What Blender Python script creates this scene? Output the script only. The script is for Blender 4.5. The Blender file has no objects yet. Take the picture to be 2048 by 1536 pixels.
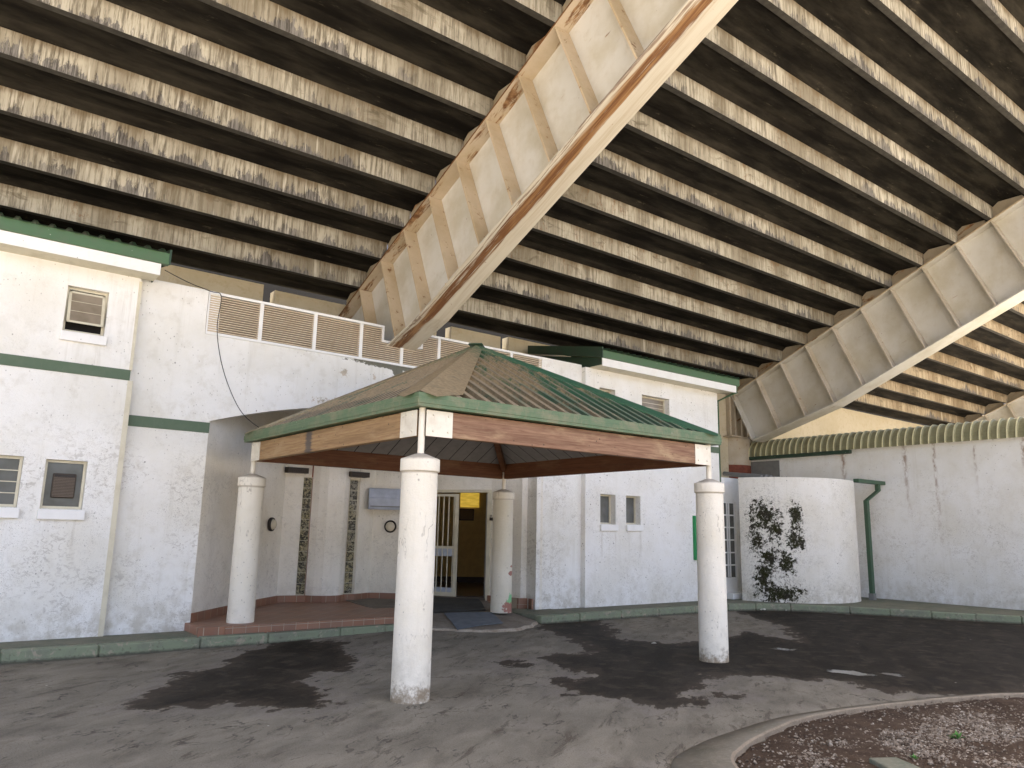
import bpy, math, random
from mathutils import Vector, Matrix, noise as mnoise
random.seed(7)
S = bpy.context.scene
COL = S.collection
rad = math.radians

# ------------------------------------------------------------------ camera, light
YAW, PITCH, ROLL, FPX = 0.65576, 0.19055, 0.021044, 1525.13
cd = bpy.data.cameras.new("camera"); cam = bpy.data.objects.new("camera", cd); COL.objects.link(cam)
fw = Vector((math.sin(YAW)*math.cos(PITCH), math.cos(YAW)*math.cos(PITCH), math.sin(PITCH)))
rt = Vector((math.cos(YAW), -math.sin(YAW), 0)); up = rt.cross(fw)
rt2 = rt*math.cos(ROLL)+up*math.sin(ROLL); up2 = -rt*math.sin(ROLL)+up*math.cos(ROLL)
cam.matrix_world = Matrix(((rt2.x, up2.x, -fw.x, 0), (rt2.y, up2.y, -fw.y, 0), (rt2.z, up2.z, -fw.z, 1.6), (0, 0, 0, 1)))
cd.sensor_width = 36.0; cd.lens = FPX/2048*36.0; cd.clip_end = 2000; cd.clip_start = .05
S.camera = cam

SUN_EL, SUN_AZ = rad(78), rad(200)          # azimuth from +Y clockwise: behind the viewer
w = bpy.data.worlds.new("World"); S.world = w; w.use_nodes = True
nt = w.node_tree
sky = nt.nodes.new("ShaderNodeTexSky"); sky.sky_type = 'NISHITA'; sky.sun_disc = False
sky.sun_elevation = SUN_EL; sky.sun_rotation = SUN_AZ; sky.dust_density = 5.0; sky.air_density = .7
bg = nt.nodes['Background']; bg.inputs[1].default_value = 0.13
nt.links.new(sky.outputs[0], bg.inputs[0])
sd = bpy.data.lights.new("sun", 'SUN'); sd.energy = 5.0; sd.angle = rad(0.5); sd.color = (1, .94, .85)
so = bpy.data.objects.new("sun", sd); COL.objects.link(so)
dirv = Vector((math.sin(SUN_AZ)*math.cos(SUN_EL), math.cos(SUN_AZ)*math.cos(SUN_EL), math.sin(SUN_EL)))
so.rotation_euler = dirv.to_track_quat('Z', 'Y').to_euler(); so.location = (0, -20, 30)
S.view_settings.view_transform = 'Standard'; S.view_settings.look = 'None'
S.view_settings.exposure = 2.3; S.view_settings.gamma = 1
S.cycles.max_bounces = 10; S.cycles.diffuse_bounces = 6

# ------------------------------------------------------------------ mesh builder
class MB:
    def __init__(s): s.v = []; s.f = []; s.m = []; s.sm = []
    def add(s, vs, fs, mi=0, smooth=False):
        b = len(s.v); s.v += [tuple(p) for p in vs]
        for f in fs: s.f.append(tuple(b+i for i in f)); s.m.append(mi); s.sm.append(smooth)
    def quad(s, a, b, c, d, mi=0): s.add([a, b, c, d], [(0, 1, 2, 3)], mi)
    def box(s, x0, x1, y0, y1, z0, z1, mi=0):
        s.hexa([(x0, y0), (x1, y0), (x1, y1), (x0, y1)], z0, z1, mi)
    def hexa(s, pl, z0, z1, mi=0):
        n = len(pl)
        vs = [(p[0], p[1], z0) for p in pl]+[(p[0], p[1], z1) for p in pl]
        fs = [tuple(range(n-1, -1, -1)), tuple(range(n, 2*n))]+[(i, (i+1) % n, n+(i+1) % n, n+i) for i in range(n)]
        s.add(vs, fs, mi)
    def extr(s, poly, fn, a, b, mi=0):      # poly 2d, fn(p, t) -> 3d
        n = len(poly)
        vs = [fn(p, a) for p in poly]+[fn(p, b) for p in poly]
        fs = [tuple(range(n-1, -1, -1)), tuple(range(n, 2*n))]+[(i, (i+1) % n, n+(i+1) % n, n+i) for i in range(n)]
        s.add(vs, fs, mi)
    def obox(s, o, ax, ay, az, mi=0):       # oriented box: corner + three edge vectors
        o = Vector(o); ax = Vector(ax); ay = Vector(ay); az = Vector(az)
        vs = [o, o+ax, o+ax+ay, o+ay, o+az, o+ax+az, o+ax+ay+az, o+ay+az]
        s.add(vs, [(3, 2, 1, 0), (4, 5, 6, 7), (0, 1, 5, 4), (1, 2, 6, 5), (2, 3, 7, 6), (3, 0, 4, 7)], mi)
    def lathe(s, prof, c=(0, 0, 0), n=32, mi=0, ax='z', smooth=True):
        vs = []; fs = []; k = len(prof)
        for i in range(n):
            a = 2*math.pi*i/n
            for r, h in prof:
                if ax == 'z': vs.append((c[0]+r*math.cos(a), c[1]+r*math.sin(a), c[2]+h))
                else:
                    d, u, v = ax
                    p = Vector(c)+Vector(d)*h+Vector(u)*(r*math.cos(a))+Vector(v)*(r*math.sin(a)); vs.append(tuple(p))
        for i in range(n):
            j = (i+1) % n
            for q in range(k-1): fs.append((i*k+q, j*k+q, j*k+q+1, i*k+q+1))
        s.add(vs, fs, mi, smooth)
        s.add([vs[i*k] for i in range(n)], [tuple(range(n-1, -1, -1))], mi)
        s.add([vs[i*k+k-1] for i in range(n)], [tuple(range(n))], mi)
    def tube(s, pts, r, n=8, mi=0):
        pts = [Vector(p) for p in pts]; vs = []; fs = []
        for i, p in enumerate(pts):
            t = (pts[min(i+1, len(pts)-1)]-pts[max(i-1, 0)]).normalized()
            u = t.cross(Vector((0, 0, 1)) if abs(t.z) < .95 else Vector((1, 0, 0))).normalized(); v = t.cross(u)
            for j in range(n):
                a = 2*math.pi*j/n; vs.append(tuple(p+u*(r*math.cos(a))+v*(r*math.sin(a))))
        for i in range(len(pts)-1):
            for j in range(n): fs.append((i*n+j, i*n+(j+1) % n, (i+1)*n+(j+1) % n, (i+1)*n+j))
        s.add(vs, fs, mi, True); s.add(vs[:n], [tuple(range(n-1, -1, -1))], mi); s.add(vs[-n:], [tuple(range(n))], mi)
    def polywall(s, pts, z0, z1, th, mi=0): # plan polyline, thickness to the left of travel direction
        P = [Vector((p[0], p[1])) for p in pts]; off = []
        for i in range(len(P)):
            d = (P[min(i+1, len(P)-1)]-P[max(i-1, 0)]).normalized(); off.append(P[i]+Vector((-d.y, d.x))*th)
        for i in range(len(P)-1):
            s.hexa([P[i], P[i+1], off[i+1], off[i]], z0, z1, mi)

OFF = {}
def link(o, parent=None):
    COL.objects.link(o)
    if parent: o.parent = parent
    return o
def meta(o, label=None, cat=None, group=None, kind=None):
    if label: o['label'] = label; o['kind'] = 'thing'
    if cat: o['category'] = cat
    if group: o['group'] = group
    if kind: o['kind'] = kind
    return o
def thing(name, label, cat, loc=(0, 0, 0), group=None):
    o = link(bpy.data.objects.new(name, None)); o.location = loc; o.empty_display_size = .2
    OFF[o.name] = Vector(loc); return meta(o, label, cat, group)
def obj(name, mb, mats, parent=None, bevel=0, loc=None):
    off = OFF[parent.name] if parent else Vector(loc or (0, 0, 0))
    me = bpy.data.meshes.new(name)
    me.from_pydata([tuple(Vector(p)-off) for p in mb.v], [], mb.f); 
    for m in (mats if isinstance(mats, (list, tuple)) else [mats]): me.materials.append(m)
    me.polygons.foreach_set('material_index', mb.m); me.polygons.foreach_set('use_smooth', mb.sm); me.update()
    o = link(bpy.data.objects.new(name, me), parent)
    if not parent: o.location = off
    OFF[o.name] = off
    if bevel:
        b = o.modifiers.new('bevel', 'BEVEL'); b.width = bevel; b.segments = 2; b.limit_method = 'ANGLE'; b.angle_limit = rad(40)
    return o
def copy_tree(o, parent=None):
    c = o.copy(); COL.objects.link(c); c.parent = parent; OFF[c.name] = OFF[o.name]
    for ch in list(o.children): copy_tree(ch, c)
    return c

# ------------------------------------------------------------------ materials
class G:
    def __init__(s, name, rough=.8, metal=0, spec=.3):
        s.mat = bpy.data.materials.new(name); s.mat.use_nodes = True; s.t = s.mat.node_tree
        s.b = s.t.nodes['Principled BSDF']; s.b.inputs['Roughness'].default_value = rough; s.b.inputs['Metallic'].default_value = metal
        s.b.inputs['Specular IOR Level'].default_value = spec
    def n(s, typ, **kw):
        nd = s.t.nodes.new(typ)
        for k, v in kw.items():
            if k.startswith('i_'): 
                key = k[2:]; key = int(key) if key.isdigit() else key
                s.put(nd.inputs[key], v)
            else: setattr(nd, k, v)
        return nd
    def put(s, sock, v):
        if hasattr(v, 'is_output') or isinstance(v, bpy.types.NodeSocket): s.t.links.new(v, sock)
        else:
            if isinstance(v, tuple) and len(v) == 3 and sock.type == 'RGBA': v = (*v, 1)
            sock.default_value = v
    def pos(s): return s.n('ShaderNodeNewGeometry').outputs['Position']
    def oco(s): return s.n('ShaderNodeTexCoord').outputs['Object']
    def rnd(s): return s.n('ShaderNodeObjectInfo').outputs['Random']
    def map(s, v, scale=(1, 1, 1), rot=(0, 0, 0), loc=(0, 0, 0)):
        return s.n('ShaderNodeMapping', i_0=v, i_1=loc, i_2=rot, i_3=scale).outputs[0]
    def noise(s, v, scale=5, det=4, rough=.6, dist=0):
        return s.n('ShaderNodeTexNoise', i_Vector=v, i_Scale=scale, i_Detail=det, i_Roughness=rough, i_Distortion=dist).outputs[0]
    def vor(s, v, scale=5, feature='F1'):
        return s.n('ShaderNodeTexVoronoi', feature=feature, i_Vector=v, i_Scale=scale).outputs['Distance']
    def ss(s, x, a, b, lo=0., hi=1.):
        return s.n('ShaderNodeMapRange', interpolation_type='SMOOTHSTEP', i_Value=x, i_1=a, i_2=b, i_3=lo, i_4=hi).outputs[0]
    def m(s, op, a, b=0., c=0.): return s.n('ShaderNodeMath', operation=op, i_0=a, i_1=b, i_2=c).outputs[0]
    def mix(s, f, a, b, bt='MIX'):
        nd = s.n('ShaderNodeMix', data_type='RGBA', blend_type=bt)
        s.put(nd.inputs[0], f); s.put(nd.inputs[6], a); s.put(nd.inputs[7], b); return nd.outputs[2]
    def sep(s, v): return s.n('ShaderNodeSeparateXYZ', i_0=v).outputs
    def comb(s, x=0., y=0., z=0.): return s.n('ShaderNodeCombineXYZ', i_0=x, i_1=y, i_2=z).outputs[0]
    def vadd(s, a, b): return s.n('ShaderNodeVectorMath', operation='ADD', i_0=a, i_1=b).outputs[0]
    def color(s, c): s.put(s.b.inputs['Base Color'], c); return s
    def rough(s, c): s.put(s.b.inputs['Roughness'], c); return s
    def bump(s, h, st=.3, d=.01):
        s.put(s.b.inputs['Normal'], s.n('ShaderNodeBump', i_Strength=st, i_Distance=d, i_Height=h).outputs[0]); return s

def ellipses(g, a, b, L):                      # union of soft ellipses in (a, b): (ca, cb, ra, rb)
    out = None
    for ca, cb, ra, rb in L:
        x = g.m('DIVIDE', g.m('SUBTRACT', a, ca), ra); y = g.m('DIVIDE', g.m('SUBTRACT', b, cb), rb)
        d = g.m('SUBTRACT', 1., g.m('SQRT', g.m('ADD', g.m('MULTIPLY', x, x), g.m('MULTIPLY', y, y))))
        out = d if out is None else g.m('MAXIMUM', out, d)
    return out

def plaster(name, base=(.82, .815, .785), low=3.0, amt=1.0, moss=None, rust=None, specks=1.0, patches=False, chips=False, splash=False, drips=False):
    g = G(name, .9, spec=.15); P = g.pos(); x, y, z = g.sep(P)
    big = g.noise(P, .9, 5, .6); mid = g.noise(P, 5, 5, .65); fin = g.noise(P, 26, 4, .7, .6)
    c = g.mix(g.ss(big, .35, .7), base, (base[0]*.9, base[1]*.885, base[2]*.84))
    c = g.mix(g.m('MULTIPLY', g.ss(mid, .5, .72), .35*amt), c, (.56, .53, .45))
    lowm = g.ss(z, low+.5, low-.9)
    # peeling, scuffed lime wash on the lower storey
    peel = g.m('MULTIPLY', g.ss(g.noise(g.map(P, (1, 1, 1.3)), 13, 6, .74, 1.0), .505, .60), g.ss(g.noise(P, 1.6, 4, .6), .42, .62))
    c = g.mix(g.m('MULTIPLY', g.m('MULTIPLY', peel, lowm), .62*amt), c, (.43, .405, .36))
    cur = g.m('MULTIPLY', g.ss(g.noise(P, 42, 2, .5, 2.5), .60, .66), g.ss(g.noise(P, 2.3, 3), .38, .6))
    c = g.mix(g.m('MULTIPLY', g.m('MULTIPLY', cur, lowm), .6*amt), c, (.27, .25, .22))
    # small dark specks and drips
    sp = g.m('MULTIPLY', g.ss(g.vor(g.map(P, (1, 1, .8)), 7.5), .10, .055), g.ss(g.noise(P, 3.1, 3), .47, .6))
    c = g.mix(g.m('MULTIPLY', sp, .7*specks), c, (.13, .12, .1))
    sp2 = g.m('MULTIPLY', g.ss(g.vor(g.map(P, (1, 1, .75)), 19), .17, .09), g.ss(g.noise(P, 2.1, 3), .45, .58))
    c = g.mix(g.m('MULTIPLY', sp2, .5*specks), c, (.2, .185, .16))
    # rising damp near the pavement
    damp = g.m('MULTIPLY', g.ss(z, .75, .2), g.ss(mid, .38, .62))
    c = g.mix(g.m('MULTIPLY', damp, .55*amt), c, (.42, .38, .30))
    # faint vertical runs
    run = g.ss(g.noise(g.map(P, (6, 6, .25)), 1.4, 4, .7), .52, .75)
    c = g.mix(g.m('MULTIPLY', run, .22*amt), c, (.45, .42, .33))
    if drips:
        e = ellipses(g, x, z, [(1.35, 1.40, .09, .5), (1.68, 1.35, .06, .45), (.98, 1.40, .07, .4), (1.30, 3.74, .05, .4), (1.70, 3.72, .06, .45), (11.16, 1.42, .07, .45), (11.55, 1.45, .05, .4), (11.93, 1.42, .05, .4), (12.3, 1.42, .06, .45), (2.0, 4.5, .2, .6), (11.0, 4.6, .12, .5), (14.6, 4.5, .15, .7)])
        mk = g.m('MULTIPLY', g.ss(e, .0, .8), g.ss(g.noise(g.map(P, (9, 9, .5)), 1.6, 4, .7), .42, .7)); c = g.mix(g.m('MULTIPLY', mk, .32), c, (.33, .28, .20))
    if rust:
        for (ry, z0, z1, wd) in rust:          # rust runs under the coping of the side wall (along Y)
            wob = g.m('MULTIPLY', g.m('SUBTRACT', g.noise(g.comb(0., 0., z), 1.5, 3), .5), .25)
            d = g.m('ABSOLUTE', g.m('SUBTRACT', g.m('ADD', y, wob), ry))
            mk = g.m('MULTIPLY', g.ss(d, wd, 0.), g.ss(z, z0, z1))
            mk = g.m('MULTIPLY', mk, g.ss(g.noise(g.map(P, (1, 1, .5)), 14, 4), .38, .62))
            c = g.mix(g.m('MULTIPLY', mk, .8), c, (.22, .12, .06))
    if patches:
        e = ellipses(g, x, z, [(5.35, 4.12, .11, .12), (5.9, 4.13, .06, .08), (6.45, 3.95, .09, .28), (5.3, 3.60, .6, .10), (5.9, 3.72, .4, .08)])
        mk = g.m('MULTIPLY', g.ss(g.m('ADD', g.m('MULTIPLY', e, .35), g.m('MULTIPLY', g.m('SUBTRACT', g.noise(P, 18, 6, .8), .5), 1.3)), .14, .2), g.ss(e, -.2, .1))
        c = g.mix(g.m('MULTIPLY', mk, .75), c, g.mix(g.ss(mid, .4, .6), (.52, .42, .30), (.30, .25, .17)))
        e2 = ellipses(g, x, z, [(6.3, 4.37, 1.0, .075), (7.6, 4.37, .8, .05), (6.35, 4.28, .12, .16)])
        mk = g.m('MULTIPLY', g.ss(g.m('ADD', g.m('MULTIPLY', e2, .6), g.m('SUBTRACT', g.noise(P, 16, 5, .75), .5)), .05, .16), g.ss(e2, -.15, .05))
        c = g.mix(g.m('MULTIPLY', mk, .85), c, (.055, .055, .025))
    if splash:
        mk = g.ss(g.m('ADD', z, g.m('MULTIPLY', g.m('SUBTRACT', g.noise(P, 7, 6, .75), .5), .8)), .20, .0)
        c = g.mix(g.m('MULTIPLY', mk, .85), c, (.20, .145, .085))
        cap = g.m('MAXIMUM', g.ss(g.m('ADD', z, g.m('MULTIPLY', g.m('SUBTRACT', mid, .5), .06)), 2.275, 2.31), g.m('MULTIPLY', g.ss(g.m('ABSOLUTE', g.m('SUBTRACT', z, 2.158)), .02, .004), .8))
        c = g.mix(g.m('MULTIPLY', cap, .6), c, (.27, .21, .15))
        sc_ = g.m('MULTIPLY', g.ss(g.m('ABSOLUTE', g.m('SUBTRACT', g.noise(g.map(P, (1.5, 1.5, .45)), 3.2, 4, .6), .5)), .012, .004), g.ss(g.noise(P, 2.2, 3), .5, .62)); c = g.mix(g.m('MULTIPLY', sc_, .5), c, (.25, .21, .16))
    if chips:
        e = ellipses(g, x, z, [(8.60, .30, .22, .16), (8.62, .86, .12, .05), (8.65, .98, .14, .03)]); nz = g.noise(P, 11, 5, .7)
        mk = g.ss(g.m('ADD', g.m('MULTIPLY', e, .8), g.m('MULTIPLY', g.m('SUBTRACT', nz, .5), 1.6)), .12, .18); mk = g.m('MULTIPLY', mk, g.ss(e, -.05, .1))
        c = g.mix(g.m('MULTIPLY', mk, .9), c, (.32, .13, .10))
        e = ellipses(g, x, z, [(8.58, .42, .11, .11)]); mk = g.ss(g.m('ADD', g.m('MULTIPLY', e, .8), g.m('MULTIPLY', g.m('SUBTRACT', nz, .5), 1.8)), .15, .2); mk = g.m('MULTIPLY', mk, g.ss(e, -.05, .1))
        c = g.mix(mk, c, (.25, .52, .27))
    if moss:
        ang = g.m('ARCTAN2', g.m('SUBTRACT', y, 11.4), g.m('SUBTRACT', x, 17.2)); s_ = g.m('MULTIPLY', ang, 1.9)
        e = ellipses(g, s_, z, moss)
        nz = g.noise(P, 13, 6, .78, .5); nz2 = g.noise(P, 3.4, 3)
        mk = g.ss(g.m('ADD', g.m('MULTIPLY', e, .62), g.m('ADD', g.m('MULTIPLY', g.m('SUBTRACT', nz, .5), 2.6), g.m('MULTIPLY', g.m('SUBTRACT', nz2, .5), 1.2))), .10, .34)
        mk = g.m('MULTIPLY', mk, g.ss(e, -.12, .08))
        c = g.mix(mk, c, g.mix(g.ss(g.noise(P, 6, 3), .42, .6), (.020, .021, .006), (.026, .022, .015)))
        halo = g.m('MULTIPLY', g.ss(e, -.9, .4), g.ss(g.noise(P, 26, 5, .78), .53, .63))
        c = g.mix(g.m('MULTIPLY', halo, .8), c, (.10, .095, .07))
    g.color(c)
    g.bump(g.m('ADD', g.m('MULTIPLY', fin, .7), mid), .5, .02)
    return g.mat

def riser_mat(name, lite, mid, dark):
    g = G(name, .92, spec=.12); O = g.oco(); r = g.rnd(); x, y, z = g.sep(O)
    X = g.m('ADD', x, g.m('MULTIPLY', r, 137.)); v = g.m('DIVIDE', z, .33)          # v: 0 at the lower lip, 1 under the tread
    fine = g.noise(g.comb(g.m('MULTIPLY', X, 24.), g.m('MULTIPLY', z, 1.5), r), 1., 5, .74)
    wide = g.noise(g.comb(g.m('MULTIPLY', X, 4.2), g.m('MULTIPLY', z, 1.6), r), 1., 4, .6)
    patch = g.m('ADD', g.noise(g.comb(g.m('MULTIPLY', X, .25), g.m('MULTIPLY', z, .3), g.m('MULTIPLY', r, 9.)), 1., 5, .66), g.m('MULTIPLY', g.m('SUBTRACT', r, .5), .16))
    cloud = g.noise(g.comb(g.m('MULTIPLY', X, 2.), g.m('MULTIPLY', z, 5.), r), 1.2, 5, .7, .6)
    c = g.mix(g.ss(fine, .40, .58), mid, lite)
    c = g.mix(g.m('MULTIPLY', g.ss(fine, .52, .36), g.ss(patch, .38, .62, .06, .7)), c, dark)
    c = g.mix(g.m('MULTIPLY', g.ss(g.noise(g.comb(g.m('MULTIPLY', X, .8), r, 0.), 1., 4, .65), .42, .62), .75), c, (mid[0]*.62, mid[1]*.58, mid[2]*.52))
    # dark grey tongues that hang or climb, only in stretches of the beam
    tong = g.m('ADD', g.m('MULTIPLY', g.m('SUBTRACT', g.noise(g.comb(g.m('MULTIPLY', X, 3.0), g.m('MULTIPLY', z, .8), r), 1., 6, .78), .5), 3.8), g.m('SUBTRACT', .42, v))
    tm = g.m('MULTIPLY', g.ss(tong, .12, .3), g.ss(patch, .46, .56))
    c = g.mix(g.m('MULTIPLY', tm, .85), c, g.mix(g.ss(fine, .4, .62), (.055, .05, .048), (.2, .19, .18)))
    # white lime runs
    lm = g.m('MULTIPLY', g.ss(g.noise(g.comb(g.m('MULTIPLY', X, 11.), g.m('MULTIPLY', z, .8), g.m('ADD', r, 3.)), 1., 3, .6), .61, .68), g.ss(patch, .44, .58))
    c = g.mix(g.m('MULTIPLY', lm, .75), c, (.60, .565, .47))
    # smooth blotches
    c = g.mix(g.m('MULTIPLY', g.ss(cloud, .52, .68), g.ss(patch, .54, .42, 0., .8)), c, (.13, .11, .075))
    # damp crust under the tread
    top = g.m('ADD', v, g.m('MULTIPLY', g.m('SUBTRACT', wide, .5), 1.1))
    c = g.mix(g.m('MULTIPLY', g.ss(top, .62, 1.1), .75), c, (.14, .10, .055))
    c = g.mix(g.m('MULTIPLY', g.ss(g.m('ABSOLUTE', g.m('SUBTRACT', wide, .585)), .012, .003), g.ss(patch, .5, .4, 0., .55)), c, (.21, .10, .04))
    g.color(c); g.bump(g.m('ADD', fine, cloud), .3, .01); return g.mat

def soffit_mat():  # near-black colour deepens the shade under the treads
    g = G('shade_darkened_concrete', .95, spec=.08); O = g.oco(); r = g.rnd()
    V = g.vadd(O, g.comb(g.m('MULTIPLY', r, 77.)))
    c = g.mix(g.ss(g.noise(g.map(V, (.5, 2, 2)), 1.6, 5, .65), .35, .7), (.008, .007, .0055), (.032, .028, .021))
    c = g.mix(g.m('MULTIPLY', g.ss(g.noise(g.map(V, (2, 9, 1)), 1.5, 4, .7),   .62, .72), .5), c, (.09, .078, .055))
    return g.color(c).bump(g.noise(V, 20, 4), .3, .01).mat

SL = math.atan(.436)
def steel_mat(name, base, rustamt, streak=.5):
    g = G(name, .55, spec=.35); P = g.pos(); x, y, z = g.sep(P)
    A = g.map(P, (1, 1, 1), (SL, 0, 0))              # local y along the girder
    bl = g.noise(P, 1.1, 5, .62); mid = g.noise(P, 6, 4, .6)
    c = g.mix(g.ss(bl, .35, .7), base, (base[0]*.80, base[1]*.76, base[2]*.66))
    c = g.mix(g.m('MULTIPLY', g.ss(mid, .55, .75), .25), c, (.42, .36, .26))
    vr = g.noise(g.map(P, (2, 2, .5)), 3.5, 5, .7)
    c = g.mix(g.m('MULTIPLY', g.ss(vr, .52, .78), streak), c, (.45, .36, .23))
    rn = g.noise(g.map(A, (3, .55, 3)), 2.2, 6, .68, .35)
    rm = g.ss(rn, .66-rustamt*.3, .74-rustamt*.3)
    c = g.mix(rm, c, g.mix(g.ss(g.noise(P, 9, 4), .35, .65), (.15, .07, .028), (.33, .19, .09)))
    sp = g.m('MULTIPLY', g.ss(g.vor(P, 6), .07, .04), g.ss(g.noise(P, 2, 2), .5, .6))
    c = g.mix(g.m('MULTIPLY', sp, .8), c, (.14, .06, .03))
    return g.color(c).rough(g.ss(rn, .4, .7, .5, .8)).bump(mid, .15, .01).mat

def rust_strip_mat():                                # rusty girder soffit: one long rust run beside the web line
    g = G('rusted_cream_steel', .6, spec=.3); P = g.pos(); O = g.oco(); x, y, z = g.sep(O)
    A = g.map(P, (1, 1, 1), (SL, 0, 0))
    n1 = g.noise(g.map(A, (5, .35, 5)), 1.6, 5, .65, .5); n2 = g.noise(g.map(A, (22, .8, 22)), 1., 5, .65)
    base = g.mix(g.ss(n2, .4, .7), (.56, .52, .43), (.47, .41, .31))
    off = g.m('ADD', x, g.m('MULTIPLY', g.m('SUBTRACT', n1, .5), .30))
    m1 = g.m('MULTIPLY', g.ss(g.m('ABSOLUTE', g.m('SUBTRACT', off, -.10)), .105, .06), g.ss(n2, .30, .42))
    c = g.mix(m1, base, g.mix(g.ss(n2, .42, .62), (.14, .06, .022), (.29, .16, .07)))
    m2 = g.m('MULTIPLY', g.ss(g.m('ABSOLUTE', g.m('ADD', off, .245)), .02, .005), .7)
    c = g.mix(m2, c, (.13, .06, .03))
    m3 = g.ss(g.noise(P, 8, 5, .7), .66, .72)
    c = g.mix(g.m('MULTIPLY', m3, .7), c, (.2, .09, .03))
    return g.color(c).bump(n2, .15, .01).mat

def paint(name, base, dirt=(.25, .22, .16), amt=.4, rough=.5, sc=4, metal=0):
    g = G(name, rough, metal, .35); P = g.pos()
    c = g.mix(g.m('MULTIPLY', g.ss(g.noise(P, sc, 5, .65), .42, .72), amt), base, dirt)
    c = g.mix(g.m('MULTIPLY', g.ss(g.noise(g.map(P, (1, 1, .3)), sc*5, 4, .7), .56, .7), amt*.8), c, dirt)
    sp = g.m('MULTIPLY', g.ss(g.vor(P, 9), .08, .05), g.ss(g.noise(P, 3, 2), .5, .6))
    c = g.mix(g.m('MULTIPLY', sp, .6), c, (.5, .48, .42) if sum(base) < 1 else (.1, .09, .08))
    return g.color(c).bump(g.noise(P, 30, 3), .08, .004).mat

def flat(name, c, rough=.6, metal=0, var=.15):
    g = G(name, rough, metal); P = g.pos(); k = 1-var
    return g.color(g.mix(g.ss(g.noise(P, 8, 4, .6), .3, .7), c, (c[0]*k, c[1]*k, c[2]*k))).mat

def dusty_roof(ribs=True):
    g = G('dusty_green_sheet' if ribs else 'dusty_flashing', .55, spec=.35); P = g.pos()
    su = g.n('ShaderNodeAttribute', attribute_name='along').outputs['Fac']; sv = g.n('ShaderNodeAttribute', attribute_name='upslope').outputs['Fac']
    x, y, z = g.sep(P); Q = g.comb(g.m('MULTIPLY', su, 4.5), g.m('MULTIPLY', sv, .9), g.m('MULTIPLY', y, .02))
    dn = g.noise(Q, 1., 6, .68, .3); f = g.noise(P, 22, 4, .7)
    # dust lies thicker toward the left; the right end of the front slope stays greener
    bias = g.ss(x, 5.2, 7.2, .09, -.10)
    m_ = g.ss(g.m('ADD', g.m('ADD', dn, bias), g.m('MULTIPLY', g.m('SUBTRACT', f, .5), .25)), .42, .58)
    c = g.mix(m_, (.045, .13, .07), g.mix(g.ss(f, .35, .65), (.28, .205, .115), (.40, .30, .175)))
    c = g.mix(g.m('MULTIPLY', g.ss(g.noise(P, 5, 4), .55, .7), .4), c, (.12, .13, .09))
    if ribs:
        md = g.m('MODULO', su, .187); e1 = g.ss(g.m('ABSOLUTE', g.m('SUBTRACT', md, .088)), .016, .004); e2 = g.ss(g.m('ABSOLUTE', g.m('SUBTRACT', md, .181)), .014, .003)
        c = g.mix(g.m('MULTIPLY', g.m('MAXIMUM', e1, e2), .62), c, (.045, .04, .03))
        top = g.ss(g.m('ABSOLUTE', g.m('SUBTRACT', md, .135)), .03, .022); c = g.mix(g.m('MULTIPLY', top, .45), c, (.33, .28, .21))
    sp = g.m('MULTIPLY', g.ss(g.vor(P, 8), .10, .06), g.ss(g.noise(P, 3, 2), .48, .6))
    c = g.mix(sp, c, (.03, .03, .025))
    return g.color(c).bump(f, .1, .004).mat

def wood(name, a, b, wear=.3, stain=None):
    g = G(name, .6, spec=.25); O = g.oco(); x, y, z = g.sep(g.pos())
    al = g.m('ADD', x, y); gr = g.noise(g.comb(g.m('MULTIPLY', al, 2.4), g.m('MULTIPLY', z, 48.), 0.), 1., 6, .72, .35)
    lam = g.noise(g.comb(g.m('MULTIPLY', al, .5), g.m('MULTIPLY', z, 9.), 2.), 1., 2, .5)
    c = g.mix(g.ss(gr, .32, .68), a, b)
    c = g.mix(g.m('MULTIPLY', g.ss(lam, .5, .62), .35), c, (a[0]*.6, a[1]*.55, a[2]*.5))
    wn = g.noise(g.comb(g.m('MULTIPLY', al, .9), g.m('MULTIPLY', z, 3.), 5.), 1., 5, .65)
    c = g.mix(g.m('MULTIPLY', g.ss(wn, .52, .68), wear), c, (.45, .33, .19))
    c = g.mix(g.m('MULTIPLY', g.ss(g.noise(g.comb(g.m('MULTIPLY', al, 2.), g.m('MULTIPLY', z, 40.), 9.), 1., 4, .7), .64, .72), .8), c, (.05, .03, .02))
    sp = g.m('MULTIPLY', g.ss(g.vor(g.pos(), 14), .16, .09), g.ss(g.noise(g.pos(), 4, 2), .47, .58))
    c = g.mix(sp, c, (.06, .04, .025))
    if stain: c = g.mix(g.m('MULTIPLY', g.ss(g.m('ADD', g.m('ABSOLUTE', g.m('SUBTRACT', y, stain)), g.m('MULTIPLY', g.m('SUBTRACT', gr, .5), .22)), .13, .05), .8), c, (.055, .055, .06))
    return g.color(c).bump(gr, .15, .004).mat

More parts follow.
